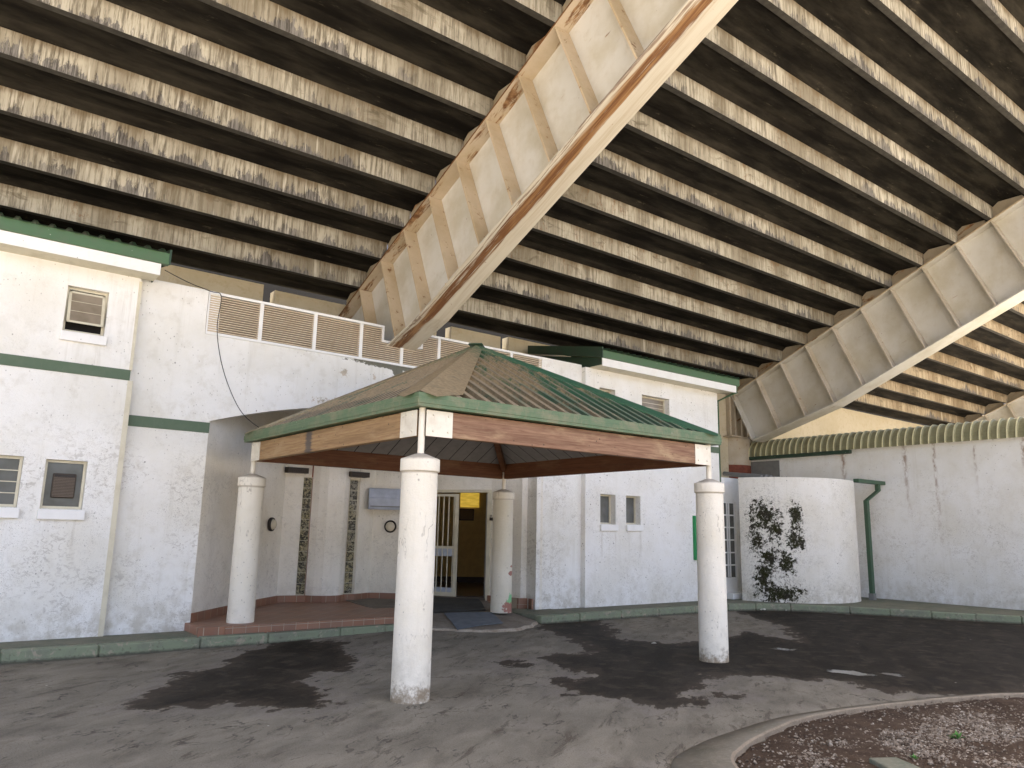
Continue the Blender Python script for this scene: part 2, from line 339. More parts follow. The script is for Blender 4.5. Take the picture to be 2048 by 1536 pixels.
def asphalt():
    g = G('worn_asphalt', .85, spec=.3); P = g.pos()
    wet = g.n('ShaderNodeAttribute', attribute_name='stain').outputs['Fac']
    pud = g.n('ShaderNodeAttribute', attribute_name='puddle').outputs['Fac']
    st = g.map(P, (1, 1, 1), (0, 0, rad(-36)))
    n0 = g.noise(P, 3.2, 6, .7, .3); n1 = g.noise(g.map(st, (1, 2.2, 1)), 1.1, 5, .62, .5); fin = g.noise(P, 60, 4, .75); n4 = g.noise(P, .6, 3)
    dry = g.mix(g.ss(n1, .32, .7), (.165, .146, .112), (.245, .218, .168))
    dry = g.mix(g.m('MULTIPLY', g.ss(g.noise(g.map(st, (1, 2.6, 1)), 1.5, 5, .62, .3), .48, .72), .55), dry, (.085, .070, .050))
    dry = g.mix(g.m('MULTIPLY', g.ss(g.noise(g.map(st, (.6, 2.6, 1)), 1.9, 6, .75, .6), .57, .64), .6), dry, (.068, .052, .036))
    dry = g.mix(g.m('MULTIPLY', g.ss(g.noise(P, 4.5, 3, .5), .70, .74), .7), dry, (.05, .042, .034))
    dry = g.mix(g.m('MULTIPLY', g.ss(g.noise(P, 1.3, 5, .6), .56, .72), .4), dry, (.25, .22, .185))
    cr = g.m('MULTIPLY', g.ss(g.m('ABSOLUTE', g.m('SUBTRACT', g.noise(g.map(st, (1, 2, 1)), .9, 5, .6, .4), .5)), .012, .003), g.ss(n0, .42, .6))
    dry = g.mix(g.m('MULTIPLY', cr, .7), dry, (.035, .028, .022))
    d = g.m('ADD', wet, g.m('ADD', g.m('MULTIPLY', g.m('SUBTRACT', n0, .5), .75), g.m('MULTIPLY', g.m('SUBTRACT', g.noise(g.map(st, (1, 2.4, 1)), 1.6, 5, .65), .5), .9)))
    mw = g.ss(d, -.02, .05)
    dk = g.mix(g.ss(n1, .35, .7), (.017, .0140, .0100), (.036, .0295, .0215))
    dk = g.mix(g.m('MULTIPLY', g.ss(n0, .50, .64), .75), dk, (.062, .050, .036))
    dk = g.mix(g.m('MULTIPLY', g.ss(g.noise(g.map(st, (1, 2.8, 1)), 1.5, 6, .7, .5), .54, .66), .75), dk, (.014, .0125, .010))
    # pale drying rim around the stains
    rim = g.m('MULTIPLY', g.ss(d, -.30, -.03), g.ss(d, .0, -.05))
    dry = g.mix(g.m('MULTIPLY', rim, .5), dry, (.20, .175, .15))
    dk = g.mix(g.m('MULTIPLY', g.ss(g.m('ADD', d, g.m('MULTIPLY', g.m('SUBTRACT', n1, .5), .6)), .30, .05), .8), dk, (.060, .046, .033))
    c = g.mix(mw, dry, dk)
    wl = g.ss(g.m('ADD', g.m('ADD', pud, .05), g.m('MULTIPLY', g.m('SUBTRACT', n0, .5), .35)), .0, .03)
    c = g.mix(wl, c, (.015, .014, .012))
    lit = g.m('MULTIPLY', g.ss(g.vor(P, 2.6), .035, .022), g.ss(n4, .5, .56))
    c = g.mix(lit, c, (.5, .47, .4))
    c = g.mix(g.m('MULTIPLY', g.ss(g.noise(P, 130, 3, .8), .53, .68), g.m('SUBTRACT', .55, g.m('MULTIPLY', mw, .5))), c, (.33, .30, .25)); c = g.mix(g.m('MULTIPLY', g.ss(g.noise(P, 80, 3, .8), .54, .66), .55), c, (.035, .03, .025))
    g.put(g.b.inputs['Specular IOR Level'], g.ss(wl, 0., 1., .10, .6))
    g.color(c); g.rough(g.m('MINIMUM', g.m('ADD', g.m('SUBTRACT', .9, g.m('MULTIPLY', mw, .18)), 0.), g.ss(wl, 0., 1., 1., .04)))
    g.bump(g.m('MULTIPLY', g.m('ADD', g.m('MULTIPLY', fin, .5), n0), g.m('SUBTRACT', 1., wl)), .4, .02); return g.mat

def kerb_mat():
    g = G('worn_green_paint', .8, spec=.2); P = g.pos(); n_ = g.noise(P, 3.5, 6, .7); f = g.noise(P, 18, 5, .7)
    c = g.mix(g.ss(n_, .4, .68), (.215, .245, .16), (.19, .20, .145))
    c = g.mix(g.m('MULTIPLY', g.ss(g.noise(P, 5.5, 6, .75, .5), .55, .61), .7), c, (.36, .30, .23))
    c = g.mix(g.m('MULTIPLY', g.ss(f, .54, .70), .5), c, (.07, .066, .05))
    z = g.sep(P)[2]
    c = g.mix(g.m('MULTIPLY', g.ss(g.m('ADD', z, g.m('MULTIPLY', g.m('SUBTRACT', f, .5), .08)), .05, .01), .8), c, (.06, .05, .04))
    return g.color(c).bump(f, .4, .01).mat

def ground_mat(name, a, b, c3, sc=3, bumpd=.02):
    g = G(name, .95, spec=.1); P = g.pos(); n1 = g.noise(P, sc, 6, .7); n2 = g.noise(P, sc*9, 5, .7)
    c = g.mix(g.ss(n1, .35, .65), a, b); c = g.mix(g.m('MULTIPLY', g.ss(n2, .5, .68), .6), c, c3)
    return g.color(c).bump(g.m('ADD', n1, n2), .6, bumpd).mat

def tiles(name, sx=4.2, wall=False):
    g = G(name, .5, spec=.4); P = g.pos(); x, y, z = g.sep(P)
    v = g.comb(g.m('ADD', x, g.m('MULTIPLY', y, .3)), z, 0.) if wall else g.map(P, (1, 1, 1), (0, 0, rad(45) if not wall else 0))
    b = g.n('ShaderNodeTexBrick', offset=0., i_Vector=v, i_Scale=sx); 
    for k, val in (('Mortar Size', .018), ('Mortar Smooth', .1), ('Bias', 0.), ('Brick Width', 1.0 if not wall else .8), ('Row Height', 1.0)): b.inputs[k].default_value = val
    b.inputs['Color1'].default_value = (.30, .145, .085, 1); b.inputs['Color2'].default_value = (.225, .11, .068, 1); b.inputs['Mortar'].default_value = (.36, .30, .22, 1)
    n_ = g.noise(P, 3, 5, .7)
    c = g.mix(g.m('MULTIPLY', g.ss(n_, .4, .65), .45), b.outputs[0], (.22, .145, .105))
    return g.color(c).bump(b.outputs[1], -.2, .004).mat

def glass(name, tint, rough=.08):
    g = G(name, rough, 0, .6); P = g.pos()
    return g.color(g.mix(g.ss(g.noise(P, 2.5, 3), .35, .65), tint, (tint[0]*.7, tint[1]*.68, tint[2]*.62))).mat

def glassblock():
    g = G('pressed_glass', .12, 0, .8); P = g.pos(); x, y, z = g.sep(P)
    v = g.vor(g.map(P, (14, 14, 9), (0, rad(35), 0)), 1.6); n_ = g.noise(P, 17, 3, .6, 1.5)
    c = g.mix(g.ss(n_, .40, .60), (.03, .027, .018), g.mix(g.ss(g.noise(P, 1.3, 2), .4, .6), (.42, .37, .20), (.40, .38, .30)))
    return g.color(c).bump(n_, 1., .05).mat

M = dict(kedge=ground_mat('sandy_kerb_edge', (.27, .22, .16), (.21, .17, .125), (.33, .28, .21), 6, .008), stiffb=steel_mat('pale_stiffener_steel', (.60, .54, .45), .16, .5), pgreen=paint('pipe_green_paint', (.05, .10, .058), (.08, .10, .07), .45), rustedge=ground_mat('rust_edge', (.13, .06, .025), (.20, .10, .045), (.30, .17, .08), 4, .004), lip=flat('dark_beam_underside', (.065, .06, .05), .9, 0, .4),  # lip: plain darker colour for the underside of the risers
    wall=plaster('lime_washed_plaster', drips=True), wallr=plaster('lime_washed_plaster_right_block', base=(.83, .825, .80), drips=True, amt=.5, specks=1.9),
    wallhi=plaster('lime_washed_plaster_upper', low=-5, amt=.9, specks=.7),
    porch=plaster('porch_plaster', base=(.84, .81, .74), amt=.6, specks=.8),
    right=plaster('side_wall_plaster', base=(.80, .80, .785), amt=.7, rust=[(8.3, 1.0, 4.0, .06), (9.0, 1.6, 3.9, .09), (6.4, 2., 4., .09), (10.6, 2.3, 3.6, .1), (7.4, 2.6, 3.9, .05)]),
    curve=plaster('mossy_plaster', base=(.74, .72, .67), amt=1.0, specks=1.5, moss=[(-5.08, 2.05, .44, .46), (-4.85, 1.68, .30, .38), (-4.40, 2.02, .20, .42), (-4.42, 1.55, .28, .32), (-5.25, 1.5, .26, .42), (-4.98, 1.15, .34, .36), (-4.66, .98, .28, .40), (-4.80, .34, .62, .32), (-5.15, .62, .26, .5)]),
    column=plaster('column_paint', base=(.78, .735, .635), low=-5, amt=.5, specks=1.1, splash=True),
    cream=ground_mat('cream_back_wall', (.56, .49, .35), (.50, .43, .29), (.44, .36, .22), .9, .004),
    riserA=riser_mat('streaked_concrete', (.50, .465, .375), (.30, .272, .21), (.085, .072, .054)),
    riserB=riser_mat('streaked_concrete_warm_lit', (.50, .42, .29), (.30, .235, .15), (.11, .08, .05)),  # tan tint puts the right bay's warmer light into the colour
    soffit=soffit_mat(), web=steel_mat('cream_girder_steel', (.60, .585, .535), .02, .22), webr=steel_mat('rust_marked_steel', (.56, .47, .35), .46),
    stiff=steel_mat('stained_stiffener_steel', (.56, .45, .31), .22, .7), strip=rust_strip_mat(),
    plinth=steel_mat('stained_plinth_concrete', (.36, .31, .23), .35, .8),
    green=paint('green_paint', (.07, .14, .068), (.10, .12, .08), .35), dgreen=paint('dark_green_paint', (.028, .06, .038), (.05, .05, .04), .4),
    band=paint('band_green_paint', (.10, .145, .095), (.16, .19, .14), .3, .8), gutter=paint('dusty_gutter_green', (.09, .145, .075), (.21, .195, .12), .7),
    white=paint('white_fascia_paint', (.80, .80, .78), (.55, .52, .45), .15), frame=paint('cream_frame_paint', (.62, .58, .45), (.35, .30, .2), .35),
    pipe=paint('cream_steel_paint', (.72, .67, .56), (.40, .33, .22), .35), roof=dusty_roof(), flash=dusty_roof(False), wallc=plaster('lime_washed_plaster_centre', patches=True), reard=plaster('chipped_column_paint', base=(.70, .66, .56), low=-5, amt=.5, chips=True), groof=paint('green_sheet', (.05, .105, .062), (.1, .1, .07), .5),
    woodA=wood('weathered_laminated_timber', (.24, .14, .065), (.36, .235, .115), .45, 9.28), woodB=wood('red_laminated_timber', (.165, .080, .046), (.29, .175, .105), .6), woodD=wood('dark_timber', (.085, .03, .012), (.13, .055, .025), .1),
    lining=flat('shaded_lining_board', (.25, .24, .235), .8), asphalt=asphalt(), kerb=kerb_mat(),  # white lining boards coloured grey for the shade under the canopy roof
    pave=ground_mat('dirty_green_concrete', (.20, .19, .14), (.145, .16, .115), (.26, .235, .185)), conc=ground_mat('worn_ramp_concrete', (.22, .19, .15), (.16, .135, .105), (.28, .245, .2), 2.5),
    concedge=ground_mat('broken_pale_concrete', (.5, .43, .34), (.34, .28, .21), (.2, .16, .12), 8), gkerb=ground_mat('sandy_kerb_concrete', (.155, .14, .105), (.20, .175, .135), (.25, .22, .17), 2.5, .008),
    soil=ground_mat('brown_soil', (.055, .036, .024), (.085, .058, .039), (.12, .09, .065), 5, .04), earth=ground_mat('dry_earth', (.41, .37, .315), (.35, .315, .265), (.47, .43, .37), .4),
    tile=tiles('terracotta_tile'), tilew=tiles('terracotta_skirting_tile', 4.4, True),
    glass=glass('dusty_window_glass', (.27, .225, .165), .3), glassg=glass('grey_window_glass', (.125, .13, .125)), glassw=glass('frosted_window_glass', (.20, .185, .14), .3), block=glassblock(),
    blade=flat('dusty_louvre_blade', (.20, .17, .135), .5), slat=paint('tan_louvre_slat', (.56, .46, .33), (.40, .29, .17), .4), black=flat('black_void', (.008, .007, .006), .9),
    brown=flat('brown_plastic', (.06, .045, .032), .5), rubber=flat('dark_rubber_mat', (.055, .053, .046), .9, 0, .3), bluemat=flat('blue_grey_rubber_mat', (.135, .15, .165), .85, 0, .25),
    opal=flat('opal_lamp_glass', (.62, .57, .45), .25), darkmetal=flat('dark_metal', (.025, .02, .018), .45), blueg=flat('pale_blue_enamel', (.42, .46, .54), .35),
    room=flat('ochre_room_wall', (.42, .31, .13), .8), roomd=flat('dark_brown_skirting', (.04, .022, .012), .5), floor=flat('dark_room_floor', (.05, .03, .02), .35),
    ribc=paint('cream_coping_rib', (.74, .70, .44), (.45, .40, .24), .3), pan=paint('olive_coping_pan', (.26, .25, .145), (.15, .135, .08), .6), redox=flat('red_oxide_paint', (.20, .06, .035), .8, 0, .3),
    pierc=steel_mat('stained_pier_concrete', (.46, .40, .31), .2, .9), grey=flat('grey_metal_panel', (.21, .21, .2), .5), brightgreen=flat('bright_green_frame', (.03, .27, .09), .4), blue=flat('blue_notice', (.02, .06, .16), .5),
    wire=flat('black_cable', (.02, .02, .02), .6), weed=flat('weed_leaf', (.07, .19, .035), .6), paper=flat('pale_litter', (.6, .57, .48), .8), lit=None, moss=flat('wall_base_moss', (.10, .11, .05), .9, 0, .5),
)
g = G('lit_yellow_window', .5); P_ = g.pos(); zz = g.sep(P_)[2]
lc = g.mix(g.ss(g.noise(g.map(P_, (2, 2, 14)), 2., 4), .3, .7), (.85, .58, .09), (.60, .38, .04)); g.color(lc); g.put(g.b.inputs['Emission Color'], lc); g.b.inputs['Emission Strength'].default_value = .13; M['lit'] = g.mat
g = G('gravel_stone', .9); c = g.mix(g.ss(g.noise(g.pos(), 14, 2, .5), .38, .62), (.105, .078, .055), (.22, .178, .135)); c = g.mix(g.ss(g.noise(g.pos(), 33, 2, .5), .55, .65), c, (.32, .28, .225)); M['stone'] = g.color(c).mat

# ------------------------------------------------------------------ ground
def interp(pts, x):
    for (a, b), (c, d) in zip(pts, pts[1:]):
        if a <= x <= c: return b+(d-b)*(x-a)/(c-a)
    return pts[0][1] if x < pts[0][0] else pts[-1][1]
def roadz(x, y):
    return .055*math.exp(-((x-6.3)/1.9)**2)*max(0, min(1, (y-9.0)/1.8))
def sdist(p, poly):                                   # signed distance, + inside
    x, y = p; ins = False; best = 1e9; n = len(poly)
    for i in range(n):
        x1, y1 = poly[i]; x2, y2 = poly[(i+1) % n]
        if (y1 > y) != (y2 > y) and x < (x2-x1)*(y-y1)/(y2-y1)+x1: ins = not ins
        dx, dy = x2-x1, y2-y1; t = max(0, min(1, ((x-x1)*dx+(y-y1)*dy)/(dx*dx+dy*dy+1e-9)))
        best = min(best, math.hypot(x-x1-t*dx, y-y1-t*dy))
    return best if ins else -best
STAIN = [[(1.71, 7.62), (1.97, 8.19), (2.22, 8.46), (2.48, 9.1), (3.02, 9.32), (3.58, 10.29), (4.0, 10.55), (4.44, 10.9), (5.03, 10.24), (4.61, 9.23), (4.36, 8.53), (3.8, 8.31), (3.44, 8.02), (3.42, 7.29), (3.33, 6.71), (3.08, 6.69), (2.81, 6.93), (2.61, 7.41), (2.24, 7.35), (1.91, 7.38)],
    [(9.0, 10.82), (10.42, 10.7), (9.74, 9.63), (8.9, 8.69), (9.24, 7.89), (11.49, 8.17), (11.24, 7.08), (12.77, 8.43), (14.02, 10.2), (14.6, 10.8), (15.9, 9.6), (17.9, 6.0), (18.3, 3.2), (9.48, 3.5), (8.72, 3.95), (8.35, 4.34), (8.66, 4.85), (8.14, 5.34), (8.06, 5.75), (7.61, 5.84), (6.47, 5.41), (6.36, 5.06), (5.76, 5.06), (5.72, 5.59), (5.42, 6.06), (5.79, 6.69), (6.41, 6.74), (6.4, 7.53), (6.72, 8.01), (7.6, 7.99), (8.2, 9.07), (8.49, 10.07)],
    [(6.58, 5.12), (6.75, 5.28), (6.95, 5.1), (6.8, 4.98)], [(5.75, 7.6), (6.0, 7.95), (6.3, 7.8), (6.05, 7.55)]]
PUD = [[(9.1, 5.32), (9.28, 5.42), (9.36, 5.15), (9.33, 4.92), (9.2, 5.0)], [(9.5, 4.86), (9.6, 4.9), (9.66, 4.74), (9.56, 4.70)], [(10.15, 6.8), (10.32, 6.85), (10.4, 6.62), (10.25, 6.6)]]
mb = MB(); xs = [-4+.12*i for i in range(201)]; ys = [1.6+.12*i for i in range(86)]
for y in ys:
    for x in xs: mb.v.append((x, y, roadz(x, y)+.006*mnoise.noise((x*.8, y*.8, 0))))
nx = len(xs)
for j in range(len(ys)-1):
    for i in range(nx-1): mb.f.append((j*nx+i, j*nx+i+1, (j+1)*nx+i+1, (j+1)*nx+i)); mb.m.append(0); mb.sm.append(True)
road = obj('road', mb, M['asphalt']); road['kind'] = 'structure'
at = road.data.attributes.new('stain', 'FLOAT', 'POINT'); at2 = road.data.attributes.new('puddle', 'FLOAT', 'POINT')
at.data.foreach_set('value', [max(-1, min(1, max(sdist(v[:2], p) for p in STAIN))) for v in mb.v])
at2.data.foreach_set('value', [max(-1, min(1, max(sdist(v[:2], p) for p in PUD))) for v in mb.v])
mb = MB(); mb.quad((-400, -400, -.02), (400, -400, -.02), (400, 400, -.02), (-400, 400, -.02)); meta(obj('ground', mb, M['earth']), kind='structure')

KL = [(-4, 10.66), (1.0, 10.68), (2.0, 10.66), (3.2, 10.72), (4.1, 10.70), (5.2, 10.76), (6.7, 10.80)]
KR = [(8.95, 10.66), (9.9, 10.68), (12, 10.64), (14.2, 10.62), (14.9, 10.42), (15.5, 9.95), (16.2, 8.98), (16.9, 7.6), (17.6, 6.2), (18.15, 4.6), (18.7, 2.6)]
def inset(P, d):
    out = []
    for i in range(len(P)):
        a = Vector(P[max(i-1, 0)]); b = Vector(P[min(i+1, len(P)-1)]); t = (b-a).normalized(); out.append((P[i][0]-t.y*d, P[i][1]+t.x*d))
    return out
for P in (KL, KR):
    mb = MB(); I = inset(P, .16)
    cur = 0.
    for i in range(len(P)-1):
        a, b = Vector(P[i]), Vector(P[i+1]); c, d = Vector(I[i+1]), Vector(I[i]); L = (b-a).length; nseg = max(1, round(L/.95))
        for k in range(nseg):                         # kerb stones with narrow joints
            t0, t1 = k/nseg, (k+1)/nseg; e = .008/L
            mb.hexa([a.lerp(b, t0+e), a.lerp(b, t1-e), d.lerp(c, t1-e), d.lerp(c, t0+e)], -.05, .148+random.uniform(-.006, .006))
        mb.hexa([a+(d-a)*.1, b+(c-b)*.1, c, d], -.05, .139)
    meta(obj('kerb', mb, M['kerb'], bevel=.018), kind='structure')
mb = MB(); I = inset(KL, .16)
for i in range(3): mb.hexa([I[i], I[i+1], (I[i+1][0], 11.45), (I[i][0], 11.45)], 0, .152)
meta(obj('pavement', mb, M['pave']), kind='structure')
mb = MB(); I = inset(KR, .16)
mb.hexa([I[0], I[1], (9.9, 11.9), (8.75, 11.9)], 0, .153); 
mb.hexa([I[1], I[2], I[3], (14.3, 11.45), (9.9, 11.45)], 0, .152)
mb.hexa([I[3], I[4], I[5], (15.6, 11.6), (14.3, 11.6)], 0, .150)
for i in range(5, len(I)-1): mb.hexa([I[i], I[i+1], (19.3, I[i+1][1]), (19.3, I[i][1])] if i > 5 else [I[i], I[i+1], (19.3, I[i+1][1]), (19.3, 11.6), (15.6, 11.6)], 0, .148)
meta(obj('pavement', mb, M['pave']), kind='structure')

# porch floor and tiled step, ramp
mb = MB(); mb.hexa([(3.2, 10.87), (6.7, 10.93), (6.9, 12.0), (8.3, 14.3), (3.2, 14.3)], 0, .252); meta(obj('porch_floor', mb, M['tile'], bevel=.006), kind='structure')
mb = MB(); mb.hexa([(3.55, 10.858), (6.705, 10.918), (6.705, 10.93), (3.55, 10.87)], .148, .25); meta(obj('porch_step', mb, M['tilew']), kind='structure')
TOE = [(6.45, 10.85), (6.75, 10.5), (7.05, 10.25), (7.5, 10.02), (7.95, 10.0), (8.5, 10.3), (9.0, 10.72)]
def rampz(x, y):
    ty = interp(TOE, x); return .03+roadz(x, y)*.6+(.235-.03)*max(0, min(1, (y-ty)/(12.1-ty)))**.9
mb = MB(); n1 = 26; rows = [0, .03, .08, .15, .25, .35, .5, .65, .8, 1]
for t in rows:
    for i in range(n1+1):
        x0 = 6.45+2.55*i/n1; y0 = interp(TOE, x0)+.05*mnoise.noise((x0*5, 0, 0)); xt = x0+1.15*max(0, (t-.5)*2)*(.2+.8*(i/n1)) ; y = y0+(13.9-y0)*t
        if t < .3 and i == n1: pass
        z = rampz(x0, y); mb.v.append((xt, y, -.02 if t == 0 else z+.006*mnoise.noise((x0*4, y*4, 1))))
for j in range(len(rows)-1):
    for i in range(n1): mb.f.append((j*(n1+1)+i, j*(n1+1)+i+1, (j+1)*(n1+1)+i+1, (j+1)*(n1+1)+i)); mb.m.append(1 if j < 1 else 0); mb.sm.append(True)
for side in (0, n1):
    for j in range(len(rows)-1):
        a = mb.v[j*(n1+1)+side]; b = mb.v[(j+1)*(n1+1)+side]; mb.quad(a, b, (b[0], b[1], -.02), (a[0], a[1], -.02))
meta(obj('ramp', mb, [M['conc'], M['concedge']]), kind='structure')

def sheet(name, corners, zf, mat, th=.012, n=8):
    mb = MB(); A, B, C_, D = [Vector(c) for c in corners]; top = []; 
    for j in range(n+1):
        for i in range(n+1):
            p = A.lerp(B, i/n).lerp(D.lerp(C_, i/n), j/n); top.append((p.x, p.y, zf(p.x, p.y)))
    k = n+1; vs = [(x, y, z+th) for x, y, z in top]+top
    fs = [(j*k+i, j*k+i+1, (j+1)*k+i+1, (j+1)*k+i) for j in range(n) for i in range(n)]
    o = k*k; ring = [i for i in range(k)]+[j*k+n for j in range(1, k)]+[n*k+i for i in range(n-1, -1, -1)]+[j*k for j in range(n-1, 0, -1)]
    fs += [(ring[a], o+ring[a], o+ring[(a+1) % len(ring)], ring[(a+1) % len(ring)]) for a in range(len(ring))]
    mb.add(vs, fs); return obj(name, mb, mat)
meta(sheet('door_mat', [(6.97, 10.33), (7.93, 10.42), (8.33, 11.28), (7.36, 11.33)], lambda x, y: rampz(x, y)+.012, M['bluemat']), 'small blue grey rubber mat lying on the sloping concrete ramp', 'mat')
meta(sheet('door_mat', [(6.78, 11.45), (8.30, 11.42), (9.05, 12.70), (8.45, 13.45)], lambda x, y: max(rampz(x-.1, y), rampz(x-.5, y))+.016, M['rubber'], .01), 'large dark grey mat on the landing right below the open doorway', 'mat')

# gravel bed at the lower right
KO = [(3.35, 1.0), (3.5, 2.1), (3.85, 3.05), (4.42, 3.83), (5.0, 4.07), (5.57, 4.17), (6.36, 4.24), (7.2, 4.15), (8.23, 3.94), (9.08, 3.72), (9.57, 3.5), (10.4, 3.0), (11.2, 2.3)]
KI = [(3.75, .9), (3.9, 1.9), (4.2, 2.75), (4.75, 3.53), (5.2, 3.78), (5.62, 3.90), (6.34, 4.03), (7.1, 3.99), (8.1, 3.79), (8.98, 3.55), (9.45, 3.33), (10.2, 2.82), (10.95, 2.15)]
def smooth(P, n=6):
    out = []
    for i in range(len(P)-1):
        p0, p1, p2, p3 = [Vector(P[max(0, min(len(P)-1, i+k))]) for k in (-1, 0, 1, 2)]
        for q in range(n):
            t = q/n; out.append(.5*((2*p1)+(p2-p0)*t+(2*p0-5*p1+4*p2-p3)*t*t+(3*p1-p0-3*p2+p3)*t**3))
    out.append(Vector(P[-1])); return out
so_, si_ = smooth(KO), smooth(KI); mb = MB()
for k in range(len(so_)):
    jz = .008*mnoise.noise((k*.7, 0, 0)); j2 = .015*mnoise.noise((k*.9, 5, 0)); o_, i_ = so_[k], si_[k]; md = o_.lerp(i_, .94)
    i_ = i_+(i_-o_).normalized()*j2
    mb.v += [(o_.x, o_.y, -.01), (o_.x, o_.y, .018), (md.x, md.y, .05+jz), (i_.x, i_.y, .04+jz), (i_.x, i_.y, -.01)]
for k in range(len(so_)-1):
    for q in range(4): mb.f.append((k*5+q, k*5+q+1, (k+1)*5+q+1, (k+1)*5+q)); mb.m.append(1 if q >= 2 else 0); mb.sm.append(q in (1,))
meta(obj('kerb', mb, [M['gkerb'], M['kedge']]), kind='structure')
mb = MB(); soilp = [(p.x, p.y) for p in si_]+[(10.9, -2), (3.7, -2)]
gx = [3.6+.1*i for i in range(75)]; gy = [-1.9+.1*i for i in range(61)]; idx = {}
for x in gx:
    for y in gy:
        if sdist((x, y), soilp) > -.08: idx[(x, y)] = len(mb.v); mb.v.append((x, y, .014+.018*(1+mnoise.noise((x*3, y*3, 0)))*max(0, min(1, sdist((x, y), soilp)/.2))-(.02 if sdist((x, y), soilp) < 0 else 0)))
for i in range(len(gx)-1):
    for j in range(len(gy)-1):
        q = [(gx[i], gy[j]), (gx[i+1], gy[j]), (gx[i+1], gy[j+1]), (gx[i], gy[j+1])]
        if all(k in idx for k in q): mb.f.append(tuple(idx[k] for k in q)); mb.m.append(0); mb.sm.append(True)
meta(obj('gravel_bed', mb, M['soil']), kind='structure')
mb = MB(); cnt = 0
OCT = [(1, 0, 0), (-1, 0, 0), (0, 1, 0), (0, -1, 0), (0, 0, 1), (0, 0, -1)]; OF = [(0, 2, 4), (2, 1, 4), (1, 3, 4), (3, 0, 4), (2, 0, 5), (1, 2, 5), (3, 1, 5), (0, 3, 5)]
while cnt < 19000:
    x = random.uniform(4.2, 10.4); y = random.uniform(1.6, 4.1); d = sdist((x, y), soilp)
    if d < .03: continue
    nn_ = mnoise.noise((x*1.1, y*1.5, 3))+.35*mnoise.noise((x*4, y*4, 8)); dens = .10+.95*max(0, min(1, (d-.22)/.45))*max(0, min(1, (nn_+.25)/.35))
    if random.random() > dens: continue
    r = random.uniform(.005, .0135)*(1.9 if random.random() < .08 else 1); R_ = Matrix.Rotation(random.random()*6.3, 3, 'Z') @ Matrix.Rotation(random.uniform(-.6, .6), 3, 'X')
    vs = []
    for v in OCT:
        q = R_ @ Vector((v[0]*r*random.uniform(.8, 1.5), v[1]*r*random.uniform(.7, 1.1), v[2]*r*random.uniform(.5, .9))); vs.append((x+q.x, y+q.y, .03+r*.25+q.z))
    mb.add(vs, OF); cnt += 1
meta(obj('gravel', mb, M['stone']), 'loose pinkish gravel scattered over the brown soil bed', 'gravel', kind='stuff')
mb = MB(); mb.hexa([(5.63, 3.05), (5.82, 2.94), (5.55, 2.40), (5.30, 2.5)], .0, .065)
meta(obj('concrete_slab', mb, M['pave'], bevel=.012), 'grey green concrete slab lying in the gravel bed', 'slab')
def weed(x, y, s, label):
    t = thing('weed', label, 'plant', (x, y, .03)); mb = MB()
    for k in range(16):
        a = random.random()*6.28; l = s*random.uniform(.6, 1.2); wd = l*.28; e = random.uniform(.3, 1.1); d = Vector((math.cos(a)*math.cos(e), math.sin(a)*math.cos(e), math.sin(e))); sd_ = Vector((-math.sin(a), math.cos(a), 0))
        o = Vector((x, y, .03)); mb.add([o, o+d*l*.5+sd_*wd*.5, o+d*l+Vector((0, 0, -l*.15)), o+d*l*.5-sd_*wd*.5], [(0, 1, 2, 3)])
    obj('leaves', mb, M['weed'], t)
    mb = MB(); mb.tube([(x, y, .02), (x, y, .03+s*.4)], .003, 5); obj('stem', mb, M['weed'], t)
weed(6.9, 2.97, .085, 'small bright green weed growing on the gravel bed')
weed(6.0, 2.9, .05, 'tiny green weed sprout beside the concrete slab')

# ------------------------------------------------------------------ stand: terrace beams
ORD = 'lowest second third fourth fifth sixth seventh eighth ninth tenth eleventh twelfth thirteenth fourteenth fifteenth sixteenth seventeenth eighteenth'.split()
def zrow(Y): return 11.63-.4355*Y
proto = {}
def terrace(bay, x0, x1, k, mat, where):
    Y = 6.35+.8*k; z = zrow(Y); n_ = ORD[9-k]
    n_ = n_ if n_ == 'lowest' else n_+' lowest'
    key = (bay, k == 9)
    lab = '%s streaked concrete terrace beam %s' % (n_, where)
    if key not in proto:
        t = thing('terrace_beam', lab, 'terrace beam', (x0, Y, z), 'stepped concrete terrace beams of the stand'); L = x1-x0
        if k < 9:
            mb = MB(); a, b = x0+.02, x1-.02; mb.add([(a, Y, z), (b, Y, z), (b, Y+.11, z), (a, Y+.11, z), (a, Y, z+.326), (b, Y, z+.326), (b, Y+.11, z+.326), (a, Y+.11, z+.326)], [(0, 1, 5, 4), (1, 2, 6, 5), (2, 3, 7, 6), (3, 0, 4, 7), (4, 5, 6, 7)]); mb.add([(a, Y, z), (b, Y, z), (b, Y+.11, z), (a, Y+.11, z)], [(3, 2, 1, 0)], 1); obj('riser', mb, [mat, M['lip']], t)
        mb = MB(); zt = z+.322
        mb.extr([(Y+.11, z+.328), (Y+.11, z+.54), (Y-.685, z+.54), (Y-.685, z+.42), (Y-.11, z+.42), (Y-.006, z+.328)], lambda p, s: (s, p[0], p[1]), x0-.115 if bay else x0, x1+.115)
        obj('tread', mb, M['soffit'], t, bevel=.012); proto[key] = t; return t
    c = copy_tree(proto[key]); c.location = (x0, Y, z); c['label'] = lab; return c
for k in range(8, -9, -1): terrace(0, -6.0, 6.26, k, M['riserA'], 'left of the rusty steel girder')
for k in range(8, -9, -1): terrace(1, 6.53, 18.79, k, M['riserA'], 'between the two big steel girders')
for k in range(8, -1, -1): terrace(2, 19.06, 32.5, k, M['riserB'], 'beyond the pale girder on the right')
